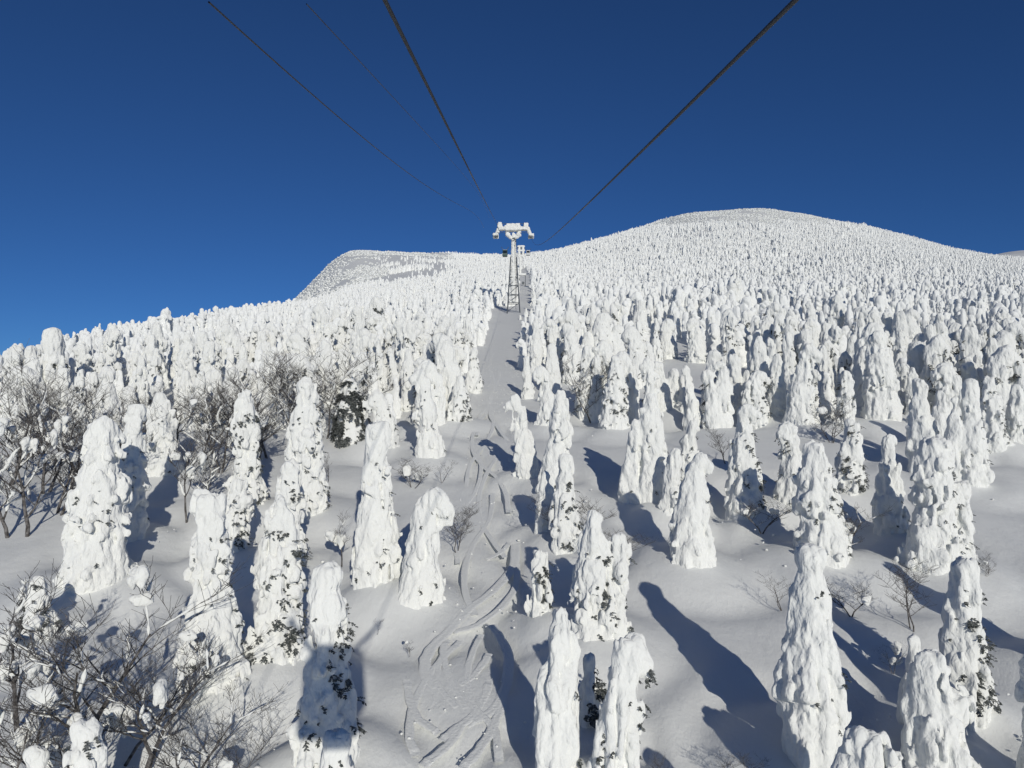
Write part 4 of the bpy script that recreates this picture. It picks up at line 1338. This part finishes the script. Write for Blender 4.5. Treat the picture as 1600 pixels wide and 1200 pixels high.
def build_ropes(tw):
    X, Y, Z, s = tw
    def K(x, y, d):
        u, e = px_ue(x, y)
        return (u * d, d, CAM_H + e * d)
    left = [K(604, 0, 7.2), K(660, 118, 11.0), K(744, 285, 31.0), K(765, 330, 70.0), K(779, 358, Y)]
    a = np.array(left[0]); b = np.array(left[2]); bk = a + (a - b) / (b[1] - a[1]) * 14
    rope('haul_rope', interp_rope([tuple(bk)] + left), 0.025, 'thick steel haul rope running up to the tower arm on the left', 26.0)
    right = [K(1230, 0, 6.4), K(987, 244, 15.7), K(925, 306, 24.6), K(872, 365, 52.0), K(852, 380, 92.0), K(830, 373, Y)]
    a = np.array(right[0]); b = np.array(right[2]); bk = a + (a - b) / (b[1] - a[1]) * 14
    rope('haul_rope', interp_rope([tuple(bk)] + right), 0.026, 'thick steel haul rope slanting in from the upper right corner side', 26.0)
    l1 = [K(350, 0, 19.0), K(470, 125, 26.5), K(575, 225, 42.0), K(665, 296, 75.0), K(757, 356, Y + 20)]
    rope('return_rope', interp_rope(l1, 0.5, 40.0), 0.026, 'thin dark rope slanting down the sky, leftmost of all', 0)
    l2 = [K(520, 0, 19.0), K(590, 112, 27.0), K(650, 200, 46.0), K(700, 263, 80.0), K(766, 340, Y + 20)]
    rope('return_rope', interp_rope(l2, 0.5, 40.0), 0.015, 'faint thin rope between the leftmost one and the thick haul rope', 0)

def build_cabin(loc, w, d, h, body_mat, glass_mat, label, ropes, group='ropeway cabins', name='ropeway_cabin', arm=0.05):
    e = empty(name, loc)
    tag(e, label, 'cabin', group)
    link('body', boxm('body', (w, d, h), body_mat, min(w, h) * 0.09, 3), body_mat, e, (0, 0, h * .5))
    link('roof', boxm('roof', (w * .86, d * .86, .1), M_PALE, .03), M_PALE, e, (0, 0, h + .052))
    for sy in (-1, 1):
        link('window', boxm('window', (w * .78, .03, h * .42), glass_mat, .01), glass_mat, e, (0, sy * (d * .5 + .012), h * .66))
    for sx in (-1, 1):
        link('window', boxm('window', (.03, d * .74, h * .42), glass_mat, .01), glass_mat, e, (sx * (w * .5 + .012), 0, h * .66))
    link('bumper', boxm('bumper', (w * .9, d * 1.02, .08), M_STEEL, .02), M_STEEL, e, (0, 0, h * .28))
    for (rx, rz) in ropes:
        bar('hanger', (math.copysign(w * .28, rx), 0, h), (rx, 0, rz), arm, M_STEEL, e, 8)
        link('grip', boxm('grip', (.16, .5, .2), M_STEEL, .04), M_STEEL, e, (rx, 0, rz))
    return e

def build_cabins():
    # cabins far up the line
    Y = 300.0
    x, y = (789 - 800) / FPX * Y, px_height(789, 401, Y)
    build_cabin((x, Y, y), 2.1, 2.4, 2.7, M_GREEN, M_GLASS, 'dark green ropeway cabin hanging left of the tower mast', ((-1.5, 4.1), (1.5, 4.1)), arm=.1)
    Y = 350.0
    x, y = (825.5 - 800) / FPX * Y, px_height(826, 399, Y)
    build_cabin((x, Y, y), 1.9, 2.2, 2.3, M_PALE, M_GLASS, 'pale ropeway cabin right of the distant ladder-like tower', ((-1.4, 3.4), (1.4, 3.4)), arm=.08)
    # the cabin the picture is taken from, close behind the lens; it shows as a shadow on the tree below
    build_cabin((0.45, -1.36, CAM_H - 1.75), 1.95, 2.3, 2.2, M_GREEN, M_GLASS,
                'ropeway cabin the view is seen from, showing only as its shadow', ((-1.75, 3.6), (2.0, 3.7)), arm=.09)

# ------------------------------------------------------------------ put it all together
def lap(s): print('%-16s %.1f s' % (s, time.time() - T0))
for (xb, yb, yt, w, dx, hook, style, heads, spr, side, label) in H_:
    if style == 'skip': continue
    X, Y, Z = px_ground(xb, yb)
    if Y < 75:
        MOUNDS.append((X, Y, 0.5 * w * Y / FPX * 1.3 + 0.65, 0.40))
ground = build_ground(); lap('ground')
build_tracks(ground); lap('tracks')
build_heroes(); lap('trees')
build_bare(); lap('bare trees')
build_forest(); lap('forest')
build_crumbs()
tw = build_tower(); build_far_structures(); build_ropes(tw); build_cabins(); lap('ropeway')
